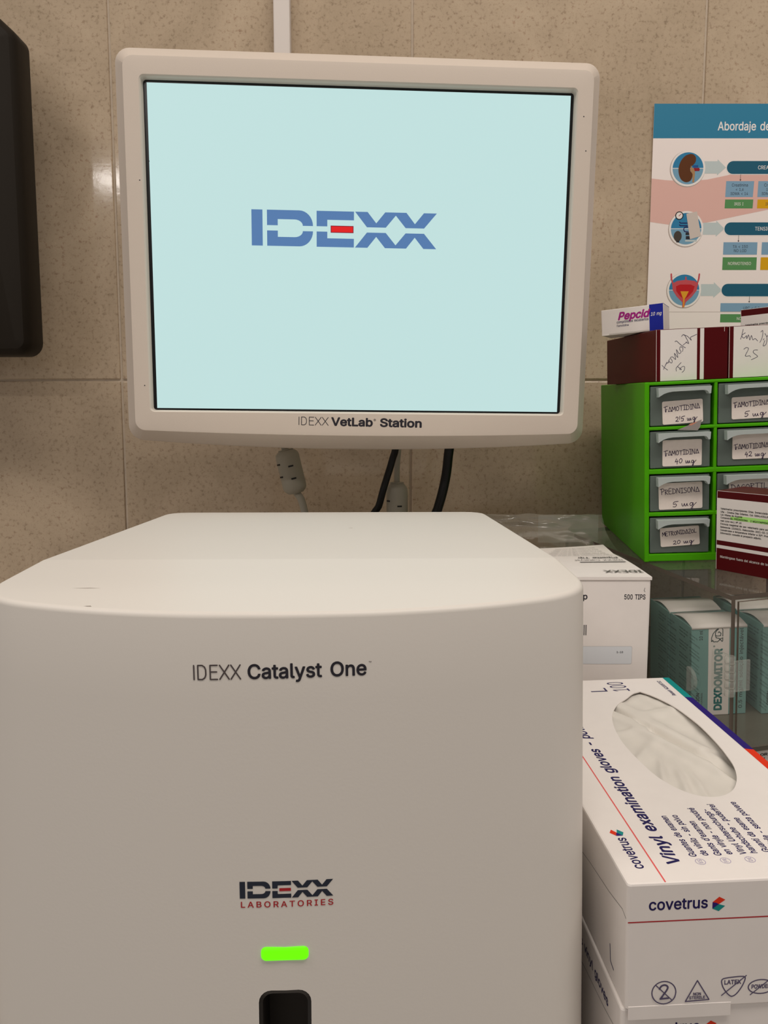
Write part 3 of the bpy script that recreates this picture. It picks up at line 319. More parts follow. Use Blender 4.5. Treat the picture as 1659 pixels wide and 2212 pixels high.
def inside(p, l):
    c = False
    for i in range(len(l)):
        (x1, y1), (x2, y2) = l[i], l[i-1]
        if (y1 > p[1]) != (y2 > p[1]) and p[0] < (x2-x1)*(p[1]-y1)/(y2-y1)+x1: c = not c
    return c
def fill(loops):
    V, E = [], []
    for l in loops:
        b = len(V); V += [Vector((float(x), float(y))) for x, y in l]; E += [(b+i, b+(i+1) % len(l)) for i in range(len(l))]
    r = geometry.delaunay_2d_cdt(V, E, [], 0, 1e-6); Q = [tuple(v) for v in r[0]]; F = []
    for f in r[2]:
        c = (sum(Q[i][0] for i in f)/len(f), sum(Q[i][1] for i in f)/len(f))
        if inside(c, loops[0]) and not any(inside(c, l) for l in loops[1:]): F.append(tuple(f))
    return Q, F
_cache = {}
def glyph(ch):
    if ch not in _cache:
        adv, loops = GLYPH[ch]; s0 = 1
        if loops: s0 = 1 if area2(max(loops, key=lambda l: abs(area2(l)))) > 0 else -1
        outer = [l for l in loops if area2(l)*s0 > 0]; holes = [l for l in loops if area2(l)*s0 < 0]; T = []
        for o in outer: T.append(fill([o]+[h for h in holes if inside(h[0], o)]))
        _cache[ch] = (adv, T)
    return _cache[ch]
def twidth(s, track=0): return sum((GLYPH[c][0] if c != ' ' else 112)+track for c in s)-track

class Print:
    """flat print lying on a face: polygons in face millimetres, put on the face through f(u, v, height)"""
    def __init__(self, f, base=.06, step=.05): self.f = f; self.bm = bmesh.new(); self.mats = []; self.base = base; self.step = step; self.n = 0
    def mi(self, m):
        if m not in self.mats: self.mats.append(m)
        return self.mats.index(m)
    def tri(self, V, F, m, layer):
        k = self.mi(m); self.n = (self.n+1) % 36; h = self.base+self.step*layer+self.n*.0007      # overlapping pieces never lie in one plane
        vs = [self.bm.verts.new(self.f(x, y, h)) for x, y in V]
        for f in F:
            try: self.bm.faces.new([vs[i] for i in f]).material_index = k
            except ValueError: pass
    def poly(self, pts, m, layer=0):
        V, F = fill([pts]); self.tri(V, F, m, layer)
    def ring(self, loops, m, layer=0):
        V, F = fill(loops); self.tri(V, F, m, layer)
    def rect(self, x0, y0, x1, y1, m, layer=0, n=1):
        for i in range(n):
            a, b = x0+(x1-x0)*i/n, x0+(x1-x0)*(i+1)/n
            self.tri([(a, y0), (b, y0), (b, y1), (a, y1)], [(0, 1, 2, 3)], m, layer)
    def disc(self, x, y, rx, m, layer=0, ry=None, n=28, a0=0, a1=360):
        ry = ry or rx
        P = [(x+rx*math.cos(math.radians(a0+(a1-a0)*i/n)), y+ry*math.sin(math.radians(a0+(a1-a0)*i/n))) for i in range(n+(a1-a0 < 360))]
        self.tri(P, [tuple(range(len(P)))], m, layer)
    def stroke(self, pts, wd, m, layer=0, closed=False, round_=True):
        h = wd/2
        if closed: pts = list(pts)+[pts[0]]
        for (x0, y0), (x1, y1) in zip(pts, pts[1:]):
            L = math.hypot(x1-x0, y1-y0)
            if L < 1e-6: continue
            nx, ny = -(y1-y0)/L*h, (x1-x0)/L*h
            self.tri([(x0+nx, y0+ny), (x0-nx, y0-ny), (x1-nx, y1-ny), (x1+nx, y1+ny)], [(0, 1, 2, 3)], m, layer)
        if round_:
            for x, y in pts: self.disc(x, y, h, m, layer, n=6)
    def text(self, s, x, y, cap, m, bold=0, shear=0, xs=1, align='l', layer=0, rot=0, track=0, fit=None):
        k = cap/CAP; W = twidth(s, track)
        if fit: xs = fit/(W*k)
        ox = {'l': 0, 'c': -W/2, 'r': -W}[align]; ca, sa = math.cos(math.radians(rot)), math.sin(math.radians(rot))
        sh = [(0, 0)]
        if bold: sh = [(bold*math.cos(a*math.pi/4), bold*math.sin(a*math.pi/4)) for a in range(8)]
        for ch in s:
            if ch == ' ': ox += 112+track; continue
            adv, T = glyph(ch)
            for dx, dy in sh:
                for V, F in T:
                    Q = []
                    for px, py in V:
                        a, b = (px+ox+dx*400+(py+dy*400)*shear)*k*xs, (py+dy*400)*k
                        Q.append((x+a*ca-b*sa, y+a*sa+b*ca))
                    self.tri(Q, F, m, layer)
            ox += adv+track
        return W*k*xs
    def done(self, name, parent, label=None):
        me = bpy.data.meshes.new(name); self.bm.to_mesh(me); self.bm.free()
        for m in self.mats: me.materials.append(m)
        o = link(name, me, parent)
        if label: o['label'] = label
        return o
def face_y(x0=0, z0=0, y=0, rot=0):
    """front face looking towards -y; u right, v up, origin in metres"""
    c, s = math.cos(math.radians(rot)), math.sin(math.radians(rot))
    return lambda u, v, h: (x0+(u*c-v*s)*.001, y-h*.001, z0+(u*s+v*c)*.001)
def face_z(z=0): return lambda u, v, h: (u*.001, v*.001, z+h*.001)
def face_x(x=0): return lambda u, v, h: (x-h*.001, u*.001, v*.001)

# pen strokes for hand lettering, unit boxes
PENF = {
 'A': (.75, [[(0, 0), (.38, 1), (.75, 0)], [(.0, .06), (.75, .12)]]), 'D': (.75, [[(.1, 0), (.12, 1)], [(0, 1), (.45, .9), (.72, .5), (.5, .08), (0, .02)]]),
 'E': (.6, [[(.55, 1), (.08, .98), (.05, .02), (.6, 0)], [(.05, .5), (.48, .52)]]), 'F': (.75, [[(-.15, .93), (.75, 1.1)], [(.22, 1), (.2, .05), (.32, 0), (.36, .3)], [(.2, .45), (.65, .5)]]),
 'I': (.5, [[(0, 1), (.5, 1)], [(.25, 1), (.25, 0)], [(0, 0), (.5, .02)]]), 'K': (.7, [[(.1, 1), (.08, 0)], [(.65, 1), (.1, .45), (.7, 0)]]),
 'L': (.6, [[(.1, 1), (.05, .02), (.6, .04)]]), 'M': (.8, [[(0, 0), (.08, .95), (.4, .3), (.7, .95), (.78, 0)]]),
 'N': (.75, [[(.02, 0), (.08, .98), (.6, .05), (.7, 1)]]), 'O': (.7, [[(.35, .9), (.08, .65), (.05, .25), (.3, .0), (.6, .2), (.62, .65), (.38, .9), (.2, .82)]]),
 'P': (.7, [[(.15, -.05), (.15, 1)], [(-.1, .9), (.45, 1.02), (.68, .75), (.45, .5), (.15, .46)]]), 'R': (.7, [[(.1, 0), (.12, 1)], [(0, .98), (.5, .95), (.58, .7), (.12, .48), (.68, 0)]]),
 'S': (.6, [[(.55, .92), (.2, .98), (.08, .72), (.5, .42), (.5, .12), (.2, 0), (0, .1)]]), 'T': (.75, [[(-.05, .97), (.8, 1)], [(.38, 1), (.36, 0)]]),
 'Z': (.6, [[(.05, .95), (.55, .95), (.05, .02), (.6, .02)]]), 'C': (.65, [[(.6, .85), (.35, .98), (.06, .6), (.1, .15), (.4, 0), (.62, .15)]]),
 '2': (.6, [[(.08, .75), (.25, 1), (.5, .85), (.42, .45), (.1, .05), (.02, .12), (.2, .18), (.4, 0), (.62, .08)]]), '5': (.6, [[(.75, 1.12), (.18, .98), (.1, .55), (.4, .6), (.5, .3), (.3, 0), (.02, .05)]]),
 '4': (.6, [[(.3, 1), (.05, .4), (.55, .45)], [(.45, .75), (.4, -.1)]]), '0': (.65, [[(.4, .92), (.1, .6), (.1, .15), (.35, 0), (.6, .35), (.58, .75), (.35, .92)]]),
 'm': (.85, [[(.0, .55), (.05, .1), (.2, .02), (.36, .5), (.4, .08), (.55, .02), (.7, .5), (.72, .1), (.85, .06)]]),
 'g': (.75, [[(.55, .5), (.25, .55), (.1, .2), (.35, .0), (.56, .5), (.45, -.5), (.3, -.55), (.35, -.3), (1.0, .55)]]), "'": (.25, [[(.15, 1.05), (.08, .3)]]),
}
def handwrite(P, s, x, y, h, m, wd, rot=0, fit=None, layer=1, rnd=None):
    rnd = rnd or random
    W = sum((PENF[c][0]+.12) if c != ' ' else .5 for c in s); xs = (fit/(W*h)) if fit else 1
    ca, sa = math.cos(math.radians(rot)), math.sin(math.radians(rot)); ox = 0
    for ch in s:
        if ch == ' ': ox += .5; continue
        a, st = PENF[ch]; j = rnd.uniform(-.06, .06); sc = rnd.uniform(.92, 1.06)
        for l in st:
            q = [Vector((p[0], p[1]*sc+j, 0)) for p in l]
            if len(q) > 3: q = curve(q, 4)
            pts = [((p.x+ox)*h*xs, p.y*h) for p in q]
            P.stroke([(x+u*ca-v*sa, y+u*sa+v*ca) for u, v in pts], wd, m, layer)
        ox += a+.12

def big_logo(P, x0, y0, W, H, mb, mr, me=None, layer=0):
    """five-letter block logo with split strokes and a red bar, traced proportions"""
    def sx(u): return x0+(u-145)/(1535-145)*W
    def sy(v): return y0+H-(v-113)/(380-113)*H
    def pg(pts, m, dl=0): P.poly([(sx(a), sy(b)) for a, b in pts], m, layer+dl)
    pg([(145, 113), (227, 113), (227, 380), (145, 380)], mb)
    top = [(260, 113), (500, 113)]+[(500+103*math.sin(t), 113+114*(1-math.cos(t))) for t in [math.pi/2*i/8 for i in range(1, 9)]]
    top += [(527, 227)]+[(465+62*math.cos(t), 227-46*math.sin(t)) for t in [math.pi/2*i/6 for i in range(1, 7)]]+[(340, 181), (340, 227), (260, 227)]
    pg(top, mb); pg([(a, 493-b) for a, b in top[::-1]], mb)
    pg([(630, 113), (910, 113), (910, 178), (710, 178), (710, 227), (630, 227)], mb)
    pg([(630, 266), (710, 266), (710, 315), (910, 315), (910, 380), (630, 380)], mb)
    if me: pg([(735, 220), (907, 220), (907, 273), (735, 273)], me)
    pg([(740, 225), (902, 225), (902, 268), (740, 268)] if me else [(735, 222), (907, 222), (907, 271), (735, 271)], mr, 1)
    up = [(918, 113), (1012, 113), (1078, 196), (1145, 113), (1305, 113), (1370, 196), (1437, 113), (1535, 113), (1440, 227), (1300, 227), (1225, 136), (1150, 227), (1008, 227)]
    pg(up, mb); pg([(a, 493-b) for a, b in up[::-1]], mb)

def light_idexx(P, x, y, cap, W, m, wd, layer=0):
    k = W/4.35
    g = [(0.05, [[(0, 0), (0, 1)]]), (.42, [[(0, 0), (0, 1), (.4, 1), (.62, .88), (.72, .68), (.72, .32), (.62, .12), (.4, 0), (0, 0)]]),
         (1.55, [[(.66, 0), (0, 0), (0, 1), (.66, 1)], [(0, .53), (.6, .53)]]), (2.42, [[(0, 0), (.86, 1)], [(0, 1), (.86, 0)]]), (3.45, [[(0, 0), (.86, 1)], [(0, 1), (.86, 0)]])]
    for ox, st in g:
        for l in st: P.stroke([(x+(ox+a)*k, y+b*cap) for a, b in l], wd, m, layer)

# ================================================================ the setting
WY = 0.80                                        # face of the wall tiles
wall = structure(boxobj('wall_back', -.9, 1.1, WY+.0020, WY+.15, 0, 2.65, GROUT))
def make_tile(x0, x1, z0, z1):
    bm = bmesh.new(); g = .0012; add_box(bm, x0+g, x1-g, WY, WY+.009, z0+g, z1-g, .0009, seg=2)
    return finish(bm, 'tile', STONE, wall)
TX = [-.862, -.567, -.2699, .0278, .3159, .610, .905]; TZ = [ZC-.552, ZC+.0480, ZC+.648]
for a, b in zip(TX, TX[1:]):
    for c, d in zip(TZ, TZ[1:]): make_tile(a, b, c, d)
structure(boxobj('floor', -.9, 1.1, -2.0, WY, -.05, 0, mat('floor_tile', (150, 140, 128), .4, .4, .05, 20)))
def counter():
    bm = bmesh.new(); add_box(bm, -.88, 1.08, .16, WY-.0005, .86, .90, .003); add_box(bm, -.86, 1.06, .22, WY-.002, 0.0, .86, .002)
    structure(finish(bm, 'counter', mat('worktop_laminate', (196, 190, 182), .35, .4, .03, 50)))
counter()

# ================================================================ analyser
MAN = frame(-.0367, .337, ZC-.0581, 1.36)
ana = thing('blood_analyser', 'large white benchtop analyser with rounded front corners, green light and grey lettering', 'analyser', MAN)
half = [(0, -.0815), (.03, -.0803), (.055, -.0768), (.0755, -.0718), (.0936, -.0655), (.1022, -.0610), (.1085, -.0555), (.1130, -.0480), (.1148, -.039), (.1150, -.028)]
HC = [(p.x, p.y) for p in curve([(a, b, 0) for a, b in half], 5)]
HC += [(.1149, -.014), (.1148, 0), (.1147, .03), (.1146, .12), (.1145, .206), (.1139, .2125), (.1115, .218), (.107, .2226), (.100, .2243), (.05, .2243), (0, .2243)]
def yfront(x):
    a = abs(x)
    for (x0, y0), (x1, y1) in zip(HC, HC[1:]):
        if x0 <= a <= x1 and x1 > x0: return y0+(y1-y0)*(a-x0)/(x1-x0)
    return -.012
def ztop(y): return -.0171*y if y > 0 else .055*y
ZB = .90+.004-(ZC-.0581)
def lean(x, y, drop):
    wgt = max(0, min(1, -y/.05)); return y+.02*x*wgt-.030*min(drop, .22)*wgt
def ana_front(u, v, h):
    x, z = u*.001, v*.001; y = yfront(x); return (x, lean(x, y, ztop(y)-z)-h*.001, z)
def analyser_body():
    bm = bmesh.new(); n = len(HC); nor = []
    for i, (x, y) in enumerate(HC):
        a = HC[i-1] if i else (-HC[1][0], HC[1][1]); b = HC[i+1] if i < n-1 else (-HC[n-2][0], HC[n-2][1])
        t = Vector((b[0]-a[0], b[1]-a[1])).normalized(); nor.append(Vector((t.y, -t.x)))
    r = .0022; rings = []
    lv = [(r*(1-math.sin(math.pi/2*k/5)), r*(1-math.cos(math.pi/2*k/5)), None) for k in range(6)]
    lv += [(0, 0, f) for f in (.08, .2, .35, .5, .65, .8, .92)]+[(.0005, 0, .985), (.003, 0, 1.0)]
    for off, drop, fr in lv:
        R = []; L = []
        for i, (x, y) in enumerate(HC):
            p = Vector((x, y))-nor[i]*off; zt = ztop(y); z = zt-drop if fr is None else (zt-r)+(ZB-(zt-r))*fr
            for s, out in ((1, R), (-1, L)):
                if s < 0 and (i == 0 or i == n-1): out.append(R[-1]); continue
                xx = s*p.x*(1+.026*min(zt-z, .17)/.17); out.append(bm.verts.new((xx, lean(xx, p.y, zt-z), z)))
        rings.append((R, L))
    def quad(a, b, c, d):
        q = []
        for v in (a, b, c, d):
            if v not in q: q.append(v)
        if len(q) > 2: bm.faces.new(q)
    for (R0, L0), (R1, L1) in zip(rings, rings[1:]):
        for i in range(n-1):
            quad(R0[i], R0[i+1], R1[i+1], R1[i]); quad(L0[i+1], L0[i], L1[i], L1[i+1])
    for R, L in (rings[0], rings[-1]):
        for i in range(n-1): quad(L[i], R[i], R[i+1], L[i+1])
    return bm
body = finish(analyser_body(), 'housing', PLASTIC, ana, None, None)
cut_bm = bmesh.new(); add_prism(cut_bm, rrect(-.0096, .0089, -.235, -.1398, .0045, 5), -.16, -.066)
cutter = finish(cut_bm, 'cutter', SLOTM)
cutter.parent = ana
md = body.modifiers.new('slot', 'BOOLEAN'); md.operation = 'DIFFERENCE'; md.object = cutter; md.solver = 'EXACT'
dg = bpy.context.evaluated_depsgraph_get(); dg.update()
me2 = bpy.data.meshes.new_from_object(body.evaluated_get(dg)); body.modifiers.clear(); body.data = me2
bpy.data.objects.remove(cutter)
me2.materials.clear(); me2.materials.append(PLASTIC)
for p in me2.polygons: p.use_smooth = True
me2.set_sharp_from_angle(angle=math.radians(40))
shp = me2.attributes.get('sharp_edge') or me2.attributes.new('sharp_edge', 'BOOLEAN', 'EDGE')
for e in me2.edges:
    if all(abs(me2.vertices[i].co.y) < 1e-4 and abs(me2.vertices[i].co.z) < .006 for i in e.vertices): shp.data[e.index].value = True
def slot_liner():
    bm = bmesh.new(); o = rrect(-.0095, .0088, -.2349, -.1399, .0045, 6); i_ = rrect(-.0083, .0076, -.234, -.1413, .0035, 6)
    def at(x, z, h): return ana_front(x*1000, z*1000, h)
    A = [bm.verts.new(at(x, z, .05)) for x, z in o]; B = [bm.verts.new(at(x, z, -.5)) for x, z in i_]; D = [bm.verts.new((x, -.0668, z)) for x, z in i_]; n = len(A)
    for k in range(n):
        j = (k+1) % n; bm.faces.new((A[k], A[j], B[j], B[k])); bm.faces.new((B[k], B[j], D[j], D[k])).smooth = True
    bm.faces.new(D); return finish(bm, 'sample_slot', SLOTM, ana)
slot_liner()['label'] = 'dark recessed slot with rounded top'
def indicator():
    bm = bmesh.new(); rings = []
    for ins, h in ((0, -.6), (0, .05), (.35, .55), (1.2, .8)):
        rings.append([bm.verts.new(ana_front(u, v, h)) for u, v in [(a*1000, b*1000) for a, b in rrect(-.0086+ins*.001, .0081-ins*.001, -.1287+ins*.001, -.1236-ins*.001, max(.0018-ins*.001, .0006), 4)]])
    for a, b in zip(rings, rings[1:]):
        for k in range(len(a)): bm.faces.new((a[k], a[(k+1) % len(a)], b[(k+1) % len(b)], b[k])).smooth = True
    bm.faces.new(rings[-1]); return finish(bm, 'indicator_light', LED, ana)
indicator()['label'] = 'glowing lime green indicator bar'
P = Print(ana_front, .12, .03)
def ana_rot(f0, u0, v0, deg):
    c, s = math.cos(math.radians(deg)), math.sin(math.radians(deg))
    return lambda u, v, h: f0(u0+(u-u0)*c-(v-v0)*s, v0+(u-u0)*s+(v-v0)*c, h)
P.f = ana_rot(ana_front, -30, -27, .9)
light_idexx(P, -30.3, -27.6, 4.9, 16.2, INKT, .5)
P.text('Catalyst One', -12.0, -27.6, 4.9, INK, .017, fit=41.0)
P.text('™', 29.5, -24.2, 1.3, INKT)
P.done('model_lettering', ana, 'grey lettering high on the front'); P = Print(ana_front, .12, .03)
P.f = ana_rot(ana_front, -15, -106, .4)
big_logo(P, -15.7, -105.7, 32.6, 6.1, mat('slate_ink', (42, 48, 62), .5, .3), INKR)
P.text('LABORATORIES', -15.6, -109.0, 2.1, INKR, .012, track=62, fit=32.6)
P.done('maker_logo', ana, 'dark block logo over red lettering')
# scuffs on the lid
P = Print(lambda u, v, h: (u*.001, v*.001, ztop(v*.001)+h*.001), .05, .03)
sc = mat('grey_scuff', (150, 138, 128), .6, .2)
P.poly([(-83, -48.5), (-78, -48.9), (-72, -48.7), (-76, -48.1)], sc); P.poly([(-70, -72.4), (-67, -72.9), (-67.5, -72.1)], sc); P.poly([(18, 120), (21, 119.4), (20, 120.6)], sc)
P.done('scuff_marks', ana)['kind'] = 'stuff'

# ================================================================ monitor
MMO = frame(-.0172, .5855, ZC+.1269, 2.8865, 2.3023, .5166)
mon = thing('computer_monitor', 'beige screen with pale cyan display and blue block logo, hung above the white analyser', 'monitor', MMO)
def bezel():
    bm = bmesh.new(); q = .001
    spec = [((-154.6, 154.4, -115.2, 116.0, 2.0, 0), 3.0), ((-155.6, 155.2, -116.0, 117.0, 2.8, 0), -3.8), ((-156.4, 156.0, -116.8, 117.8, 3.4, 0), -5.0),
            ((-164.2, 164.0, -128.2, 127.0, 6.0, 2.6), -5.0), ((-167.4, 167.2, -130.3, 130.0, 7.0, 3.0), -4.6), ((-176.0, 175.8, -137.4, 141.4, 10.0, 6.3), 12.5), ((-177.8, 177.6, -138.2, 142.8, 10.6, 6.6), 15.5),
            ((-178.2, 178.0, -138.5, 143.0, 11.0, 6.6), 17.5), ((-176.5, 176.3, -137.0, 141.2, 10.5, 6.2), 24.0), ((-140, 140, -100, 110, 12, 3), 58.0), ((-132, 132, -92, 102, 12, 2), 60.0)]
    rings = [[bm.verts.new((x*q, y*q, z*q)) for x, z in rrect(*a[:5], 6, a[5], 24)] for a, y in spec]
    for a, b in zip(rings, rings[1:]):
        for k in range(len(a)): bm.faces.new((a[k], a[(k+1) % len(a)], b[(k+1) % len(b)], b[k]))
    bm.faces.new(rings[-1]); return finish(bm, 'bezel', BEZEL, mon, None, 13)
bezel()
boxobj('display_border', -.158, .158, .0012, .004, -.119, .120, BLKGL, mon)
boxobj('screen', -.152, .152, -.0002, .0010, -.114, .1140, SCREEN, mon)['label'] = 'lit pale cyan display'
P = Print(face_y(0, 0, -.0002), .08, .06)
big_logo(P, -79.8, 4.75, 135.7, 25.3, SCRB, SCRR, SCRD)
P.done('screen_logo', mon, 'blue block lettering with a red bar')
P = Print(face_y(-.0461, -.1254, -.005, -.72), .06, .04)
light_idexx(P, 0, 0, 5.9, 22.4, INK, .5)
P.text('VetLab', 24.6, 0, 5.9, INK, .030, fit=31.4)
P.text('®', 56.3, 3.4, 2.2, INK); P.text('Station', 61.2, 0, 5.9, INK, .030, fit=32.3)
P.done('printed_lettering', mon, 'dark lettering under the screen')
P = Print(face_y(0, 0, -.005), .05, .03)
for u, v in ((-159.5, -97.5), (160.8, 98.5), (163.5, 75), (-158, 47), (-151, 60)): P.disc(u, v, .45, INK, n=8)
P.done('dust_specks', mon)['kind'] = 'stuff'
def mount():
    bm = bmesh.new(); add_box(bm, -.05, .05, .060, .072, -.05, .05, .003); add_box(bm, -.02, .02, .072, .190, -.02, .02, .004); add_box(bm, -.055, .055, .190, .2005, -.07, .07, .003)
    return finish(bm, 'mounting_arm', mat('arm_metal', (150, 148, 146), .35, .5), mon)
mount()

# ================================================================ cables behind
def cable(name, label, pts, r, m, beads=()):
    bm = bmesh.new(); add_tube(bm, curve(pts, 8), r, 12); o = finish(bm, name, m); tag(o, label, 'cable')
    for (p0, p1, br) in beads:
        p0, p1 = Vector(p0), Vector(p1); d = (p1-p0).normalized(); L = (p1-p0).length; b = bmesh.new()
        prof = [(0, .45), (.0, .62), (.012, .66), (.02, .60), (.05, .78), (.10, .95), (.16, 1), (.84, 1), (.91, .95), (.96, .8), (1, .62), (1, .4)]
        add_tube(b, [p0+d*L*t for t, k in prof], [br*k for t, k in prof], 20)
        bead = finish(b, 'ferrite_bead', m, o, None, 40)
        s = bmesh.new(); a = d.cross(Vector((0, 1, 0))).normalized(); f = Vector((0, -1, 0)); f = (f-d*f.dot(d)).normalized()
        for t, ang in ((.38, -.22), (.66, -.22), (.30, .95), (.58, .95)):
            c = p0+d*L*t+(f*math.cos(ang)+a*math.sin(ang)*-1)*br*.985; tu = (a*math.cos(ang)+f*math.sin(ang)).normalized()
            t2 = bmesh.new(); bmesh.ops.create_cube(t2, size=1)
            nrm = (f*math.cos(ang)-a*math.sin(ang)).normalized(); X = tu.cross(nrm).normalized()
            M = Matrix((tu*br*.42, d*br*.13, nrm*br*.10)).transposed().to_4x4(); M.translation = c; merge(s, t2, 0, M)
        finish(s, 'clip_slot', BLACK, bead)
    return o
Z = lambda z: ZC+z
cable('display_cable', 'grey cable with long ferrite bead angled between monitor and analyser', [(-.105, .66, Z(.06)), (-.094, .675, Z(.004)), (-.0875, .68, Z(-.018)), (-.079, .68, Z(-.054)), (-.0705, .68, Z(-.076)), (-.058, .68, Z(-.17)), (-.05, .70, Z(-.42)), (-.05, .76, Z(-.4265))], .0033, CABLEG,
      [((-.0868, .6797, Z(-.0195)), (-.0779, .68, Z(-.0580)), .0105)])
cable('power_cable', 'thin black cable slanting down beside the upright ferrite bead', [(.012, .665, Z(.05)), (.0105, .675, Z(-.012)), (.007, .68, Z(-.030)), (-.0035, .68, Z(-.066)), (-.014, .685, Z(-.12)), (-.02, .70, Z(-.42)), (-.02, .77, Z(-.4265))], .0031, BLACK)
cable('signal_cable', 'pale cable dropping straight into an upright ferrite bead behind analyser', [(.016, .69, Z(.06)), (.0136, .695, Z(-.01)), (.0120, .695, Z(-.032)), (.0117, .695, Z(-.05)), (.012, .695, Z(-.11)), (.012, .705, Z(-.42)), (.012, .78, Z(-.4265))], .0026, CABLEG,
      [((.0118, .695, Z(-.0495)), (.0120, .695, Z(-.105)), .0098)])
cable('supply_cable', 'thick black cable curving down under monitor, alone on the side near the green drawers', [(.064, .66, Z(.06)), (.061, .675, Z(.01)), (.0572, .68, Z(-.022)), (.0545, .68, Z(-.045)), (.0478, .68, Z(-.0725)), (.030, .685, Z(-.13)), (.02, .715, Z(-.42)), (.04, .785, Z(-.4255))], .0042, BLACK)
bm = bmesh.new(); add_box(bm, -.1068, -.0908, WY-.012, WY-.0002, ZC+.02, 2.60, .0015)
tag(finish(bm, 'cable_trunking', TRUNK), 'white plastic trunking running up the tiled wall above the monitor', 'trunking')

# ================================================================ dark panel at the edge
pan = thing('mounted_panel', 'dark charcoal plastic panel with rounded corners before the tiled wall, cut off by the frame', 'panel', frame(0, 0, ZC))
def panel():
    bm = bmesh.new(); x1, z0 = -.3207, .0656
    def outline(i):
        P = [(-.60+i, z0+i)]
        for k in range(7):
            a = math.radians(-90+90*k/6); P.append((x1-.013+(.013-i)*math.cos(a), z0+.013+(.013-i)*math.sin(a)))
        c0 = Vector((x1-.012, .336))
        for k in range(6):
            a = math.radians(48*k/5); P.append((c0.x+(.012-i)*math.cos(a), c0.y+(.012-i)*math.sin(a)))
        P += [(-.372-i*.6, .3885-i*.7), (-.395, .402-i), (-.60+i, .402-i)]
        return P
    rings = [[bm.verts.new((x, y, z)) for x, z in outline(i)] for i, y in ((.012, .706), (.005, .7075), (.0015, .711), (0, .716), (0, .736), (.002, .740))]
    for a, b in zip(rings, rings[1:]):
        for k in range(len(a)): bm.faces.new((a[k], a[(k+1) % len(a)], b[(k+1) % len(b)], b[k]))
    bm.faces.new(rings[0]); bm.faces.new(rings[-1]); return finish(bm, 'casing', DARKPL, pan, None, 30)
panel()
boxobj('wall_bracket', -.56, -.48, .739, WY-.0005, .15, .24, DARKPL, pan, .004)

# ================================================================ poster
MPO = frame(.2668, WY-.0022, ZC+.3172)
pos = thing('medical_poster', 'medical flow chart poster with blue header and round organ icons on the tiled wall', 'poster', MPO)
PW, PH = 420, 297
boxobj('sheet', 0, PW*.001, 0, .0006, -PH*.001, 0, mat('poster_paper', (251, 240, 236), .45, .35), pos)
HDR = mat('poster_header_blue', (48, 132, 168), .4, .35); PILL = mat('poster_deep_blue', (30, 96, 122), .4, .35); ROSE = mat('poster_rose', (233, 188, 178), .45, .35)
ARW = mat('poster_grey_arrow', (200, 212, 213), .45, .3); BXB = mat('poster_box_blue', (132, 170, 198), .45, .3); BXG = mat('poster_box_green', (92, 150, 92), .45, .3); BXY = mat('poster_box_yellow', (226, 170, 14), .45, .3)
ICB = mat('poster_icon_blue', (48, 132, 178), .45, .3); ICL = mat('poster_icon_pale_blue', (122, 168, 196), .45, .3); PWH = mat('poster_white', (246, 240, 236), .45, .3)
P = Print(lambda u, v, h: (u*.001, -h*.001, v*.001), .04, .035)
P.rect(0, -32.6, PW, 0, HDR)
P.text('Abordaje de', 63.5, -25, 7.9, PWH, .012, fit=52.5, layer=1)
P.poly([(0, -70.9), (13.5, -72.4), (27.1, -73.2), (41.7, -73), (55.3, -71.9), (74.9, -67.9), (105, -60), (150, -50), (150, -95), (118.4, -100.6), (88.3, -106.7), (57.2, -113.2), (40, -115.4), (18.4, -115.3), (0, -112.7)], ROSE)
def icon(cx, cy):
    P.disc(cx-.4, cy-.5, 17.6, mat('poster_icon_edge', (188, 172, 164), .5, .2), 1, n=40); P.disc(cx, cy, 17.2, PWH, 2, n=40)
    P.disc(cx, cy, 15.3, ICB, 3, a0=0, a1=180); P.disc(cx, cy, 15.3, ICL, 3, a0=180, a1=360); P.rect(cx-15.3, cy-.3, cx+15.3, cy+.3, PWH, 4)
def arrow(x, y):
    P.poly([(x, y-5.8), (x+13, y-5.8), (x+13, y-7.7), (x+21.5, y), (x+13, y+7.8), (x+13, y+5.9), (x, y+5.9)], ARW, 1)
def pill(x, y, txt, tx):
    for i, m, l in ((.7, PWH, 1), (0, PILL, 2)):
        r = 6.2+i; P.poly([(150, y-r)]+[(150, y+r)]+[(x+6.2+r*math.cos(math.radians(90+180*k/12)), y+r*math.sin(math.radians(90+180*k/12))) for k in range(13)], m, l)
    if txt: P.text(txt, tx, y-1.7, 3.5, PWH, .004, xs=.86, layer=3)
def darrow(x, y0, y1):
    P.stroke([(x, y0), (x, y1+.6)], .35, INK, 2, round_=False); P.poly([(x, y1), (x+.9, y1+1.5), (x-.9, y1+1.5)], INK, 2)
cx, cy = 35.7, -61.2
icon(cx, cy); arrow(51.9, -60.3); pill(74.4, -60.4, 'CREATININA', 105.2); darrow(88.5, -66.9, -73.3)
def kid(px, py): return (35.7+(px-583)/10.53*.465, -61.2-(py-565)/10.53*.465)
K1 = curve([kid(*q)+(0,) for q in [(630, 252), (520, 290), (420, 400), (370, 560), (385, 700), (440, 810), (540, 865), (640, 840), (685, 760), (690, 670), (640, 630), (640, 540), (700, 490), (750, 420), (750, 330), (700, 270), (630, 252)]], 4)
P.poly([(p.x, p.y) for p in K1[:-1]], mat('poster_kidney_brown', (96, 52, 18), .5, .3), 5)
P.poly([kid(*q) for q in [(690, 500), (810, 495), (810, 545), (700, 555)]], mat('poster_vein_blue', (36, 84, 150), .5, .3), 5)
P.poly([kid(*q) for q in [(705, 560), (835, 555), (850, 590), (840, 622), (725, 625)]], mat('poster_artery_red', (156, 20, 36), .5, .3), 6)
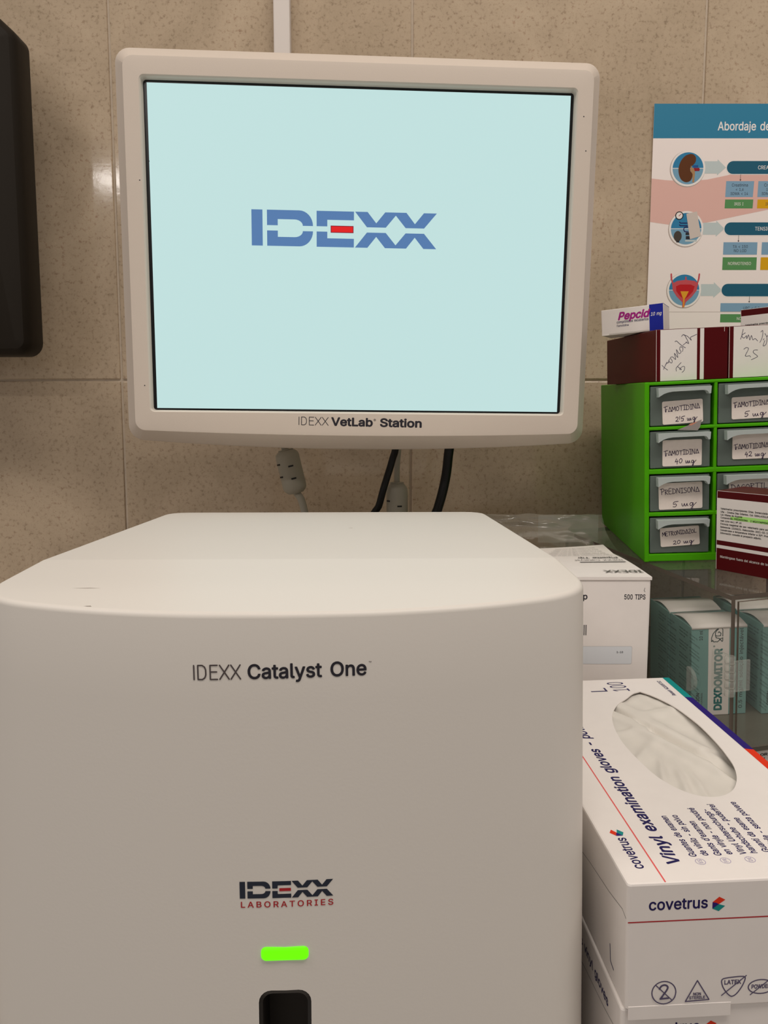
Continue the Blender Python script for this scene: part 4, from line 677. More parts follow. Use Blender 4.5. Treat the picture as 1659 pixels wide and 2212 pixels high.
P.poly([kid(*q) for q in [(650, 500), (670, 545), (720, 580), (745, 650), (735, 870), (692, 870), (690, 690), (632, 610)]], mat('poster_ureter_tan', (176, 138, 96), .5, .3), 7)
for q0, x0 in (('a', 74.4), ('b', 106.5)):
    P.poly([(x0, -73.4), (x0+27.9, -73.4), (x0+27.3, -88.7), (x0-.3, -88.7)], BXB, 2)
P.text('Creatinina', 88.2, -78.6, 2.9, INK, 0, xs=.86, align='c', layer=3); P.text('< 1,6', 88.2, -82.6, 2.6, INK, 0, xs=.9, align='c', layer=3); P.text('SDMA < 14', 88, -86.7, 2.7, INK, 0, xs=.84, align='c', layer=3)
P.text('Creatinina', 120.5, -78.6, 2.9, INK, 0, xs=.86, align='c', layer=3); P.text('1,6-2,8', 120.5, -82.6, 2.6, INK, 0, xs=.9, align='c', layer=3); P.text('SDMA 14-25', 120.5, -86.7, 2.7, INK, 0, xs=.84, align='c', layer=3)
P.poly([(74.2, -91), (102.3, -91), (102, -99.6), (74, -99.6)], BXG, 2); P.text('IRIS I', 88, -96.7, 2.7, PWH, 0, xs=.85, align='c', layer=3)
P.poly([(106.6, -91), (134.5, -91), (134.3, -99.6), (106.4, -99.6)], BXY, 2); P.text('IRIS II', 120, -96.7, 2.7, INK, 0, xs=.85, align='c', layer=3)
icon(36.4, -119.3); arrow(53.4, -119.3); pill(74.8, -119.3, 'TENSIÓN' if 'Ó' in GLYPH else 'TENSION', 105.3); darrow(89.5, -125.6, -132.2)
P.stroke([(120.6, -117.2), (121.6, -116.6)], .4, PWH, 3)
P.disc(31.2-2.2, -106.6, 4.1, BLACK, 5); P.disc(31.2-2.2, -106.6, 3.2, PWH, 6); P.stroke([(28.6, -107), (30.6, -105)], .6, INKR, 7)
P.disc(28.2, -126.6, 4.0, mat('poster_bulb', (74, 66, 58), .5, .3), 5, 5.2); P.rect(27, -132.6, 30, -131, INK, 5)
for z_ in (-113.8, -116.4): P.stroke([(29.5, z_+.9), (30.5, z_), (37.5, z_)], .9, INKB, 5)
P.stroke([(38, -117.6), (34.6, -118), (33.8, -120), (34.8, -122), (38.6, -122.4)], .9, INKB, 5)
P.rect(36, -125.4, 40, -123, INK, 5); P.rect(36.4, -129.6, 41, -126.4, INK, 5); P.stroke([(36.4, -131), (47, -131)], 1.6, ARW, 5)
P.poly([(35.9, -104.8), (46.5, -102.6), (51.6, -126.3), (40.6, -129.6)], mat('paper_patch', (214, 202, 194), .6, .2), 8)
for x0, x1, m, y0, y1 in ((74.6, 108.7, BXB, -132.4, -144.5), (113.2, 147, BXB, -132.4, -144.5), (74.5, 108.8, BXG, -147.1, -159.5), (112.8, 147, BXY, -147.1, -159.5)): P.rect(x0, y1, x1, y0, m, 2)
P.text('TA < 150', 91.6, -138, 2.8, INK, 0, xs=.85, align='c', layer=3); P.text('NO LOD', 91.6, -142, 2.8, INK, 0, xs=.85, align='c', layer=3); P.text('NORMOTENSO', 91.6, -154.6, 2.9, PWH, 0, xs=.82, align='c', layer=3)
P.text('NORMO', 128, -152.5, 2.7, INK, 0, xs=.82, align='c', layer=3)
icon(36.9, -179.3); arrow(53.8, -179.3); pill(74.8, -179.3, None, 0); darrow(103.4, -185.4, -191.8)
BD = mat('poster_bladder_pink', (206, 84, 92), .5, .3); BR = mat('poster_bladder_red', (196, 26, 36), .5, .3)
def bl(px, py): return (36.9+(px-380)*.226*.465, -179.3-(py-1850)*.226*.465)
P.poly([bl(*q) for q in [(262, 1790), (310, 1765), (385, 1755), (385, 1725), (398, 1725), (400, 1755), (480, 1765), (512, 1790), (500, 1855), (455, 1915), (400, 1965), (388, 2012), (368, 2012), (368, 1965), (310, 1910), (270, 1850)]], BD, 5)
P.poly([bl(*q) for q in [(300, 1815), (340, 1798), (440, 1798), (480, 1815), (465, 1865), (420, 1915), (385, 1940), (340, 1905), (305, 1860)]], BR, 6)
P.poly([bl(*q) for q in [(345, 1862), (425, 1862), (405, 1905), (388, 1935), (386, 2012), (376, 2012), (374, 1935)]], mat('poster_amber', (232, 164, 44), .5, .3), 7)
P.stroke([bl(250, 1700), bl(254, 1745), bl(272, 1800)], 1.5, BD, 6); P.stroke([bl(520, 1700), bl(516, 1745), bl(500, 1800)], 1.5, BD, 6)
P.rect(74.5, -200.6, 147, -192.2, BXB, 2); P.text('UPC < 0,2', 97.5, -198.5, 2.8, INK, 0, xs=.85, layer=3)
P.rect(74.8, -211.3, 147, -203.1, BXG, 2); P.text('NO PROTEINÚRICO' if 'Ú' in GLYPH else 'NO PROTEINURICO', 91.4, -208.9, 2.8, PWH, 0, xs=.85, layer=3)
P.rect(0, -201.1, PW, -200.7, mat('poster_fold_line', (206, 192, 186), .5, .2), 1)
P.done('printed_chart', pos)

# ================================================================ tip carton, kraft box, plastic film
tips = thing('tip_carton', 'tall white carton of pipette tips between analyser and green drawers, barcode on front', 'carton', Matrix.Translation((.0835, .5087, ZC-.10)))
TW, TD, TH = .0962, .1165, .330
boxobj('carton_body', 0, TW, 0, TD, -TH, -.0022, CARD, tips, .0012)
def tips_lid():
    bm = bmesh.new(); nx, ny = 12, 12; G = {}
    for i in range(nx+1):
        for j in range(ny+1):
            u, v = i/nx, j/ny; b = .0018*math.sin(math.pi*v)*(.4+.6*u)+.0040*max(0, v-.75)*4*u*u
            G[i, j] = bm.verts.new((-.0004+(TW+.0008)*u, -.0006+(TD+.0006)*v, b))
    B = {}
    for i in range(nx+1):
        for j in range(ny+1):
            if i in (0, nx) or j in (0, ny): B[i, j] = bm.verts.new((G[i, j].co.x, G[i, j].co.y, -.0021))
    for i in range(nx):
        for j in range(ny): bm.faces.new((G[i, j], G[i+1, j], G[i+1, j+1], G[i, j+1]))
    per = [(i, 0) for i in range(nx)]+[(nx, j) for j in range(ny)]+[(i, ny) for i in range(nx, 0, -1)]+[(0, j) for j in range(ny, 0, -1)]
    for a, b in zip(per, per[1:]+per[:1]): bm.faces.new((G[a], B[a], B[b], G[b]))
    bm.faces.new([B[a] for a in per]); return finish(bm, 'lid', CARD, tips, None, 40)
tips_lid()
P = Print(face_y(), .06, .04)
P.text('500 TIPS', 78.3, -15.4, 3.3, INK, .016, fit=14.6); P.done('tip_count', tips); P = Print(face_y(), .06, .04)
P.text('Pipette Tip', 53.8, -15.4, 4.0, INK, .02, align='r', track=8)
P.done('product_name', tips); P = Print(face_y(), .06, .04)
x = 34
for k, wd_ in enumerate([1, .5, .5, 1.2, .5, .8, .5, 1.4, .6, .5, 1, .5, .9, .5, .5, 1.2, .5, .7, .5, 1.1, .6, .5, .8]):
    P.rect(x, -40.2, min(x+wd_*.62, 58.4), -33.0, INK, 0); x += wd_*.62+.42
    if x > 58: break
P.done('barcode', tips); P = Print(face_y(), .06, .04)
P.poly([(a*1000, b*1000) for a, b in rrect(.035, .0851, -.0604, -.0478, .0012, 4)], mat('label_edge', (190, 186, 186), .5, .2)); P.poly([(a*1000, b*1000) for a, b in rrect(.0352, .0849, -.0602, -.0480, .0011, 4)], PALEB, 1)
P.text('1-10', 74.4, -52.6, 1.3, INK, .02, layer=2)
P.done('batch_label', tips, 'pale blue label'); P = Print(face_y(), .06, .04)
P.stroke([(92.2, -7.6), (91.6, -9.4), (92.4, -10.2)], .3, INKG, 1)
P.done('pen_mark', tips)
P = Print(lambda u, v, h: (u*.001, v*.001, .0004+h*.001+.0018*math.sin(math.pi*min(1, v/116.5))*(.4+.6*u/96.2)+.0040*max(0, v/116.5-.75)*4*(u/96.2)**2), .25, .04)
P.text('IDEXX', 95.0, 17.4, 6.4, mat('grey_print', (112, 110, 106), .5, .2), .02, fit=26.5, rot=180)
LF = P.f; P.done('lid_logo', tips); P = Print(LF, .25, .04)
P.rect(60, 45.4, 93.5, 47.6, INKG)
P.text('IDEXX Catalyst', 94.0, 56, 4.2, INKG, .004, fit=36, rot=180); P.text('Pipette Tip', 93.0, 66.5, 4.6, INK, .02, fit=30, rot=180)
for k in range(6): P.text('Store at room temperature single use only for veterinary', 92.5-k*1.1, 77+k*6, 2.4, INKG, 0, fit=52-k*4, rot=180)
P.done('printed_lettering', tips)
tag(boxobj('kraft_box', .060, .163, .650, .780, .90, ZC-.112, KRAFT, None, .001), 'brown cardboard box half hidden behind the white tip carton', 'box')
def film():
    bm = bmesh.new(); nx, ny = 46, 22; G = {}; rnd = random.Random(3)
    def prof(t):
        if t < .55: s = t/.55; return .640+.066*s, -.1105+.006*s+.010*s**3
        s = (t-.55)/.45; return .706+.012*s, -.0945+.0125*s
    for i in range(nx+1):
        for j in range(ny+1):
            u, t = i/nx, j/ny; x = .068+.137*u; y, z = prof(t)
            wv = math.sin(u*11+t*12)*.0007+math.sin(u*29-t*17+1.3)*.0004+math.sin(u*5+t*26)*.0006+rnd.uniform(-.00018, .00018)
            k = min(1, 4*u, 6*(1-u)+.3); G[i, j] = bm.verts.new((x, y-wv*k*1.3, z+abs(wv)*k+.004*math.sin(3.1*u)*(1-t)*t*2))
    for i in range(nx):
        for j in range(ny): bm.faces.new((G[i, j], G[i+1, j], G[i+1, j+1], G[i, j+1])).smooth = True
    t2 = bmesh.new(); nn = 8
    q = [[t2.verts.new((.1455+.0565*i/nn, .7195-.001*math.sin(i*.9), -.1085+.0262*j/4)) for j in range(5)] for i in range(nn+1)]
    for i in range(nn):
        for j in range(4): t2.faces.new((q[i][j], q[i+1][j], q[i+1][j+1], q[i][j+1])).smooth = True
    merge(bm, t2, 1)
    return finish(bm, 'plastic_bag', [film_mat('clear_film', (225, 222, 212), .26, .14, True), film_mat('doubled_film', (240, 238, 230), .55, .2, True)], None, Matrix.Translation((0, 0, ZC)))
tag(film(), 'crumpled clear plastic bag glinting behind the white tip carton', 'bag')

# ================================================================ clear organiser (leans a little)
MD = frame(.2039, .5876, ZC-.1043, -5.8177, 2.4232, -2.5343)
MA = MD @ frame(.02913, -.10201, 0, 16.0)
ACR = film_mat('clear_acrylic_sheet', (206, 210, 202), .03, .03)
EDGE = mat('acrylic_edge', (96, 86, 76), .25, .5)  # dark look from internal reflection at the sheet edges, put into the colour
org = thing('acrylic_organiser', 'clear acrylic display case with hinged front holding teal medicine cartons', 'organiser', MA)
def sheet(name, x0, x1, y0, y1, z0, z1, thin):
    bm = bmesh.new(); add_box(bm, x0, x1, y0, y1, z0, z1)
    bm.normal_update()
    for f in bm.faces:
        n = max(range(3), key=lambda i: abs(f.normal[i])); f.material_index = 0 if n == thin else 1
    return finish(bm, name, [ACR, EDGE], org)
OW, OD = .222, .262
sheet('top_panel', 0, OW, 0, OD, -.003, 0, 2); boxobj('base_panel', 0, OW, 0, OD, -.1085, -.1055, mat('shade_toned_sheet', (98, 95, 84), .22, .5, .05, 60), org)['label'] = 'floor sheet with the shade of the unlit space below in its colour'  # base panel opaque and dark: shade of the unlit space below put into its colour
sheet('side_panel', 0, .0028, 0, OD, -.1055, -.003, 0); sheet('side_panel', OW-.0028, OW, 0, OD, -.1055, -.003, 0)
sheet('back_panel', .0028, OW-.0028, OD-.003, OD, -.1055, -.003, 1)
sheet('door', .004, OW-.001, -.0024, -.0004, -.104, -.004, 1)
def hinge():
    hm = film_mat('hinge_plastic', (226, 228, 222), .15, .05)
    h = boxobj('hinge', .0005, .0118, -.0040, -.0024, -.0635, -.0425, hm, org, .0004)
    bm = bmesh.new(); add_box(bm, -.0042, -.0002, .0002, .014, -.066, -.0395, .0006); finish(bm, 'leaf', hm, h)
    for k in range(5):
        b = bmesh.new(); z = -.0655+.0055*k
        add_tube(b, [(-.0028, -.0040, z), (-.0028, -.0040, z+.0003), (-.0028, -.0040, z+.0047), (-.0028, -.0040, z+.005)], [.0026, .0033, .0033, .0026], 14); finish(b, 'knuckle', hm, h)
hinge()
def tab():
    bm = bmesh.new(); pts = [(.0458-.0095*math.sin(math.pi*k/14), -.0715+.0088*math.cos(math.pi*k/14)) for k in range(15)]
    add_prism(bm, pts, -.0028, -.0002, 0, 'x'); finish(bm, 'finger_tab', film_mat('hinge_plastic', (226, 228, 222), .15, .05), org)
tab()
# the carton that carries the organiser: its top follows the lean
def support():
    bm = bmesh.new(); T = [MA @ Vector((x*OW, y*OD, -.1088)) for x, y in ((.0, .0), (1, 0), (1, 1), (0, 1))]
    T[0] = MA @ Vector((0, .004, -.1088)); T[1] = MA @ Vector((OW, .004, -.1088))
    a = [bm.verts.new(p) for p in T]; b = [bm.verts.new((p.x, p.y, .9005)) for p in T]
    bm.faces.new(a); bm.faces.new(b[::-1])
    for i in range(4): bm.faces.new((a[i], b[i], b[(i+1) % 4], a[(i+1) % 4]))
    o = tag(finish(bm, 'storage_carton', mat('grey_white_card', (214, 210, 206), .55, .25)), 'pale carton with black letters under the clear organiser, only a corner showing', 'carton')
    d = (T[1]-T[0]).normalized(); nrm = d.cross(Vector((0, 0, 1))).normalized(); up = nrm.cross(d).normalized(); O = T[0]
    Pp = Print(lambda u, v, h: tuple(O+d*(u*.001)+up*(v*.001)+nrm*(h*.001)), .1, .05)
    Pp.text('OR', 26.0, -5.6, 1.7, BLACK, .03, xs=1.7); Pp.text('I', 28.8, -8.6, 1.6, BLACK, .03)
    Pp.done('printed_lettering', o)
support()

# teal medicine cartons in the organiser
DARKT = mat('dark_teal_print', (38, 66, 68), .5, .2)
def teal_carton(x, y, yaw, label, prints=True):
    s, h = .0406, .0678
    t = thing('medicine_carton', label, 'carton', MA @ frame(x, y, -.1054, yaw), 'teal medicine cartons in the clear organiser')
    bm = bmesh.new(); add_box(bm, 0, s, 0, s, 0, h-.0006, .0004, 0, 1); finish(bm, 'carton_body', TEALC, t)
    bm = bmesh.new(); nn = 8; rows = []
    for k in range(nn+1):
        v = k/nn; zz = h-.0006+.0030*math.sin(math.pi*min(1, v*1.15+.0))*(1 if v < .87 else .5); rows.append([bm.verts.new((xx, -.0003+(s-.0003)*v, zz)) for xx in (.0003, s-.0003)])
    rows.append([bm.verts.new((xx, s-.0006, h-.0016)) for xx in (.0003, s-.0003)])
    rows.insert(0, [bm.verts.new((xx, -.0003, h-.0022)) for xx in (.0003, s-.0003)])
    for a, b in zip(rows, rows[1:]): bm.faces.new((a[0], a[1], b[1], b[0])).smooth = True
    o = finish(bm, 'lid_flap', CARD, t, None, 30); o['label'] = 'white bowed top flap'
    sl = o.modifiers.new('thick', 'SOLIDIFY'); sl.thickness = .0005
    P = Print(face_y(), .05, .04)
    P.rect(12.4, .2, 27.6, 67.0, PWH)
    P.text('DEXDOMITOR', 22.4, 3.4, 5.3, TEALI, .042, rot=90, layer=1, fit=47.0); P.text('®', 17.6, 51.6, 1.7, TEALI, 0, rot=90, layer=1)
    def lg(px, py): return (12.4+(px-886)/(1165-886)*15.6, 67.6-(py-650)/5.946*.355)
    for st in ([(925, 845), (925, 800), (945, 745), (985, 700), (1020, 678), (1055, 676), (1070, 700), (1070, 782)], [(975, 770), (974, 735), (990, 710), (1015, 690)], [(975, 772), (1000, 778), (1040, 776), (1046, 745), (1022, 725), (1010, 735)],
               [(928, 845), (940, 828), (952, 850), (985, 848), (1000, 852), (1032, 826), (1022, 808), (985, 800), (975, 772)], [(1070, 805), (1032, 815), (1062, 848), (1070, 840), (1070, 800)]):
        P.stroke([lg(*q) for q in st], .55, DARKT, 1)
    P.text('10 ml', 8.2, 57.0, 2.5, INK, .004, rot=90, fit=7.6); P.text('ORION', 6.2, 6.5, 2.4, INK, .016, rot=90, fit=11); P.text('PHARMA', 8.6, 6.5, 1.4, INK, 0, rot=90, fit=11)
    P.text('0.5 mg/ml solução injectável', 37.6, 4.2, 2.6, INK, .004, rot=90, fit=61.0)
    P.done('printed_lettering', t)
    P = Print(face_x(0), .05, .04); rnd = random.Random(5)
    words = 'cada ml contiene dexmedetomidina hidrocloruro sedante analgesico para perros y gatos via intravenosa intramuscular uso veterinario conservar fuera alcance lote caducidad'.split()
    for col_ in (0, 1):
        vv = 61
        while vv > 6:
            for l in range(rnd.choice((2, 3))):
                s_ = ' '.join(rnd.sample(words, 3)); P.text(s_[:22], -(3+col_*19)-0, vv, 1.35, DARKT, 0, xs=.8); vv -= 2.5
            vv -= 2.2
    f0 = P.f
    for v in P.bm.verts: v.co = Vector((-.00006, (v.co.y*-1), v.co.z)) if False else Vector((v.co.x, s+v.co.y, v.co.z))
    # the side is read from outside: mirror so that the text runs away from the front edge
    for v in P.bm.verts: v.co.y = s-v.co.y
    P.done('printed_lettering', t)
    return t
teal_carton(.00705, .05585, -9.35, 'teal and white medicine carton behind the clear hinge, nearest of the teal cartons')
teal_carton(.01360, .09700, -9.35, 'teal carton with white bowed lid directly behind the hinged one, darker side showing')
teal_carton(.05682, .04532, -9.35, 'teal carton beyond the hinged one, its face cut off by the photo edge')
teal_carton(.06370, .08690, -9.35, 'teal carton at the back of the cut-off row, only its white lid showing')

# ================================================================ green drawer cabinet
cab = thing('drawer_cabinet', 'bright green small-parts cabinet with frosted drawers and handwritten paper labels', 'cabinet', MD @ Matrix.Translation((0, 0, .0002)))
CW, CH, CD = .1504, .1377, .186
COLS = [(.0017, .0482), (.0511, .0976), (.1003, .1468)]; ROWS = [(.1043, .1352), (.0722, .1014), (.0390, .0680), (.0064, .0355)]
def cab_frame():
    bm = bmesh.new(); b = .0007
    add_box(bm, -.0020, .0015, 0, CD, 0, CH, b); add_box(bm, .0484, .0509, .0004, CD, .003, CH-.001, b); add_box(bm, .0979, .1000, .0004, CD, .003, CH-.001, b); add_box(bm, .1471, .1504, 0, CD, 0, CH, b)
    add_box(bm, -.0014, .1498, .0002, CD, CH-.0025, CH-.0001, b); add_box(bm, -.0014, .1498, .0002, CD, .0004, .0062, b); add_box(bm, -.0014, .1498, CD-.003, CD-.0003, .002, CH-.002)
    for (z1, _), (_, z0) in zip(ROWS, ROWS[1:]): add_box(bm, .0008, .1476, .0003, CD-.002, z0+.0002, z1-.0002, b)
    return finish(bm, 'cabinet_frame', GREEN, cab)
cab_frame()
HANDLE = [(0, -.0033)]+[(.0003, -.0102), (.0020, -.0090), (.0042, -.0078), (.0070, -.0069), (.0105, -.0064), (.0330, -.0062), (.0348, -.0067), (.0358, -.0078), (.0362, -.0090), (.0376, -.0088), (.0380, -.0033)]
LAB = {(0, 0): (11, 40.3, 123.3, 106, 2, [('FAMOTIDINA', 3.6), ("2'5 mg", 3.4)]), (0, 1): (11.2, 39.9, 93.8, 74.0, 0, [('FAMOTIDINA', 3.6), ('40 mg', 3.8)]),
       (0, 2): (8.6, 40.7, 61.3, 41, 1, [('PREDNISONA', 4.0), ('5 mg', 4.0)]), (0, 3): (9.9, 38.9, 27.2, 12.4, 3.2, [('METRONIDAZOL', 3.2), ('20 mg', 3.0)]),
       (1, 0): (61, 89.5, 123.8, 107.5, 1, [('FAMOTIDINA', 3.6), ('5 mg', 3.4)]), (1, 1): (62, 90, 95.9, 77.4, 0, [('FAMOTIDINA', 3.6), ('42 mg', 3.8)]),
       (1, 2): (60, 90, 63.2, 42, 0, [('DACORTIL', 4.0), ('5 mg', 4.0)]), (1, 3): (61, 88, 27, 12.4, 0, [])}
for ci, (x0, x1) in enumerate(COLS):
    for ri, (z0, z1) in enumerate(ROWS):
        g = .0005; bm = bmesh.new()
        add_box(bm, x0+g, x1-.0022, .0008, .0026, z0+g, z1-.0009, .0006)
        add_box(bm, x0+.0012, x0+.0024, .0024, .165, z0+.0012, z1-.005); add_box(bm, x1-.0040, x1-.0028, .0024, .165, z0+.0012, z1-.005)
        add_box(bm, x0+.0012, x1-.0028, .0024, .165, z0+.0008, z0+.0020)
        dr = finish(bm, 'drawer', FROST, cab)
        bm = bmesh.new(); hx = x0+.0048; add_prism(bm, [(hx+a*1.0, z1+b+.0012) for a, b in HANDLE], -.0062, .0010); finish(bm, 'handle', FROSTH, dr)
        a, b, zt, zb, rot, txt = LAB.get((ci, ri)) or (110, 137, (z1*1000-11), z0*1000+6, 0, []); cxm, czm = (a+b)/2, (zt+zb)/2; w2, h2 = (b-a)/2, (zt-zb)/2
        rnd = random.Random(ci*10+ri); bm = bmesh.new()
        add_prism(bm, rrect(-w2*.001, w2*.001, -h2*.001, h2*.001, .0012, 4), -.00005, .00045)
        lb = finish(bm, 'paper_label', PAPER, dr, frame(cxm*.001, .0003, czm*.001, 0, 0, -rot))
        if txt:
            P = Print(face_y(cxm*.001, czm*.001, .00022, rot), .05, .03); W = w2*2
            tz = h2*.30 if ri in (0, 2, 3) else -h2*.05
            handwrite(P, txt[0][0], -w2+1.6, tz-txt[0][1]*.45+(.2 if ri else -.3), txt[0][1], PEN, .40, rot=2, fit=W-3.4, rnd=rnd)
            handwrite(P, txt[1][0], -w2*.36, -h2*.80, txt[1][1], PEN, .42, rot=1, fit=W*.52, rnd=rnd)
            P.done('handwriting', dr)
# foil scrap stuck in the gap
bm = bmesh.new(); add_prism(bm, [(.0215, .1015), (.0390, .1086), (.0378, .1030), (.0360, .1006)], -.0018, -.0014)
fo = finish(bm, 'foil_scrap', mat('silver_foil', (190, 182, 176), .22, .5), None, MD); fo.data.materials[0].node_tree.nodes['Principled BSDF'].inputs['Metallic'].default_value = .7
tag(fo, 'torn triangle of silver blister foil poking out between the top two drawers', 'foil')
P = Print(lambda u, v, h: (u*.001, -.0018-h*.001, v*.001), .05, .03); P.poly([(29.5, 104.9), (31, 106.0), (34, 106.6), (36.5, 107.2), (33, 105.2), (31.5, 104.4)], mat('copper_foil', (206, 140, 116), .3, .5)); P.done('copper_patch', fo)

# ================================================================ maroon cartons
def maroon_carton(M, sx, sy, sz, label, hor):
    t = thing('tablet_carton', label, 'carton', M)
    bm = bmesh.new(); add_box(bm, 0, sx, 0, sy, 0, sz, .0005, 0, 2); finish(bm, 'carton_body', CARDM, t)
    P = Print(face_y(), .05, .04); X, H = sx*1000, sz*1000
    if hor:
        P.rect(3.4, .4, 31.3, H-.4, CARD); P.rect(33.6, .4, 36.6, H-.4, CARD); P.rect(.2, .3, .5, H-.3, CARD); P.rect(X-3, H-3.5, X-2.7, H-.3, CARD)
    else:
        P.rect(.15, H-36.3, X-.3, H-5.4, CARD); P.rect(.15, H-42.1, X-.3, H-39.7, CARD); P.rect(.1, .4, .4, H-.6, CARD); P.rect(.4, H-.35, X-.4, H-.05, CARD)
    return t, P, X, H
tA, P, X, H = maroon_carton(MD @ frame(.0067, .003, .1379, 8.43), .0549, .1099, .0384, 'maroon carton with pen scrawl on its white end, at the green cabinet corner', True)
def ca(px, py): return (3.4+(px-50)/570*27.9, (1240-py)/730*38.4)
for st in ([(75, 1010), (120, 1050), (165, 1080)], [(100, 1070), (150, 970)], [(120, 1030), (150, 985), (185, 975)], [(165, 985), (195, 925), (185, 955), (222, 985), (236, 955), (205, 912), (240, 900), (290, 938), (268, 850), (322, 912), (298, 800), (340, 858), (372, 835), (350, 800), (362, 762), (400, 785), (392, 830)],
           [(275, 690), (300, 680), (340, 715), (400, 760), (440, 780)], [(400, 742), (462, 700)], [(378, 620), (395, 600), (420, 600), (450, 645), (490, 722), (445, 700)], [(410, 600), (470, 622), (530, 680), (515, 640), (570, 616), (612, 600)],
           [(300, 1100), (296, 1060), (335, 1020), (372, 985)], [(320, 1040), (380, 1080), (350, 1075), (400, 1040), (430, 1050), (420, 1098), (390, 1122)]):
    q = [(p.x, p.y) for p in curve([ca(*s_)+(0,) for s_ in st], 3)]; P.stroke(q, .42, PENC, 1)
P.done('printed_label', tA, 'white label and stripe with pen scrawl')
tB, P, X, H = maroon_carton(MD @ frame(.0617, .0112, .1379, 5), .0549, .052, .0384, 'second maroon carton on the green cabinet, pen figures on its cut-off white label', True)
P.rect(31.3, .4, 33.6, H-.4, CARDM, 1)
def cb(px, py): return (3.4+(px-1150)/570*27.9, (1190-py)/720*38.4)
for st in ([(1292, 520), (1275, 600), (1256, 655)], [(1326, 570), (1272, 606), (1306, 642), (1345, 610), (1350, 652), (1376, 600), (1396, 672), (1420, 610), (1442, 672), (1476, 655), (1515, 690)], [(1550, 712), (1578, 660), (1592, 600), (1588, 550), (1562, 570)], [(1600, 682), (1612, 664)],
           [(1622, 592), (1655, 650), (1645, 740), (1600, 762), (1625, 690)], [(1655, 640), (1690, 600), (1700, 660)], [(1310, 795), (1345, 774), (1380, 795), (1332, 888), (1400, 888)], [(1405, 895), (1415, 906)], [(1518, 815), (1465, 815), (1456, 850), (1520, 900), (1480, 925), (1425, 945)]):
    q = [(p.x, p.y) for p in curve([cb(*s_)+(0,) for s_ in st], 3)]; P.stroke(q, .42, PENC, 1)
P.done('printed_label', tB, 'white label with pen figures')
RX = ['Veterinarios prescriptores: Dras. Inmaculada B', 'Uña - Cristina Díaz Infantes. Col: 5884,4056,834', 'Los Villares de Arganda', 'Composición: PREDNISONA   2 MG/COMPRIMIDO', 'maíz como exc.). Nº: 60', 'Fórmula magistral de uso veterinario para anim', 'Referencia: 13258/21. Elaboración: 2021-03-15. c', 'Consérvese a temperatura inferior a 30º. Protéja', 'Información consulte el prospecto adjunto.']
FT = [38.5, 39, 17.5, 40, 17, 39, 40, 40, 32.5]
def rx(P, H, n=9):
    P.rect(11.5, H-20.3, 44, H-18.0, HILITE, 1); P.rect(18, H-18.2, 44, H-17.0, HILITE, 1)
    for s_, yy, ft in list(zip(RX, (12.9, 15.2, 17.3, 19.4, 21.7, 24.0, 26.3, 28.5, 30.7), FT))[:n]: P.text(s_, 3.3, H-yy-.6, 1.25, BLACK, .022, fit=ft, layer=2)
    P.text('Manténgase fuera del alcance de los niños', 3.4, H-48.9, 1.75, INKW, .004, fit=45, layer=2)
tC, P, X, H = maroon_carton(MD @ frame(.0967, .085, .1379, -22, 0, -2), .060, .036, .0562, 'maroon-topped carton standing behind the two lying ones, small print below the band', False)
rx(P, H); P.done('printed_label', tC, 'white label with black small print')
tP, P, X, H = maroon_carton(MD @ frame(.0424, -.0282, .0002, -54.6), .065, .030, .0582, 'maroon and white tablet carton with green highlighter, standing on clear organiser before drawers', False)
rx(P, H); P.done('printed_label', tP, 'white label with black print and green highlighter')

# ================================================================ small white and blue carton
tp = thing('pill_carton', 'small white carton with magenta lettering and blue end, overhanging the maroon carton', 'carton', MD @ frame(-.02527, .04507, .1764, -20.67, 0, -1.6))
w_, h_, d_ = 47.1, 20.0, 37.9
bm = bmesh.new(); add_box(bm, 0, w_*.001, 0, d_*.001, 0, h_*.001, .0004, 0, 2); finish(bm, 'carton_body', CARD, tp)
P = Print(face_y(), .05, .04)
def pe(px, py):
    u = (px-250)/(1425-250)*w_; top = 295-(px-250)*.143; bot = 735-(px-250)*.118; return (u, h_*(1-(py-top)/(bot-top)))
P.rect(36.6, .2, w_-.3, h_-.1, PBLUE); P.rect(.2, .15, 5.6, 1.0, PWH)
P.text('Pepcid', 12.6, 11.2, 5.6, PMAG, .035, shear=.28, fit=23.6, layer=1); P.text('comprimidos recubiertos', 11.8, 8.6, 1.9, INKB, .012, fit=24.2, layer=1); P.text('Famotidina', 11.8, 5.9, 1.6, INKB, .008, fit=9.2, layer=1)
P.text('10 mg', 37.4, 11.6, 2.5, INKW, .014, shear=.25, fit=8.2, layer=1)
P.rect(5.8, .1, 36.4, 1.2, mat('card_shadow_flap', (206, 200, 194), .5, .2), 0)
P.done('printed_lettering', tp, 'magenta and navy lettering with a blue block')
bm = bmesh.new(); add_box(bm, 36.6*.001, w_*.001, .0001, d_*.001-.0004, h_*.001-.0001, h_*.001+.0002); finish(bm, 'blue_end_band', PBLUE, tp)

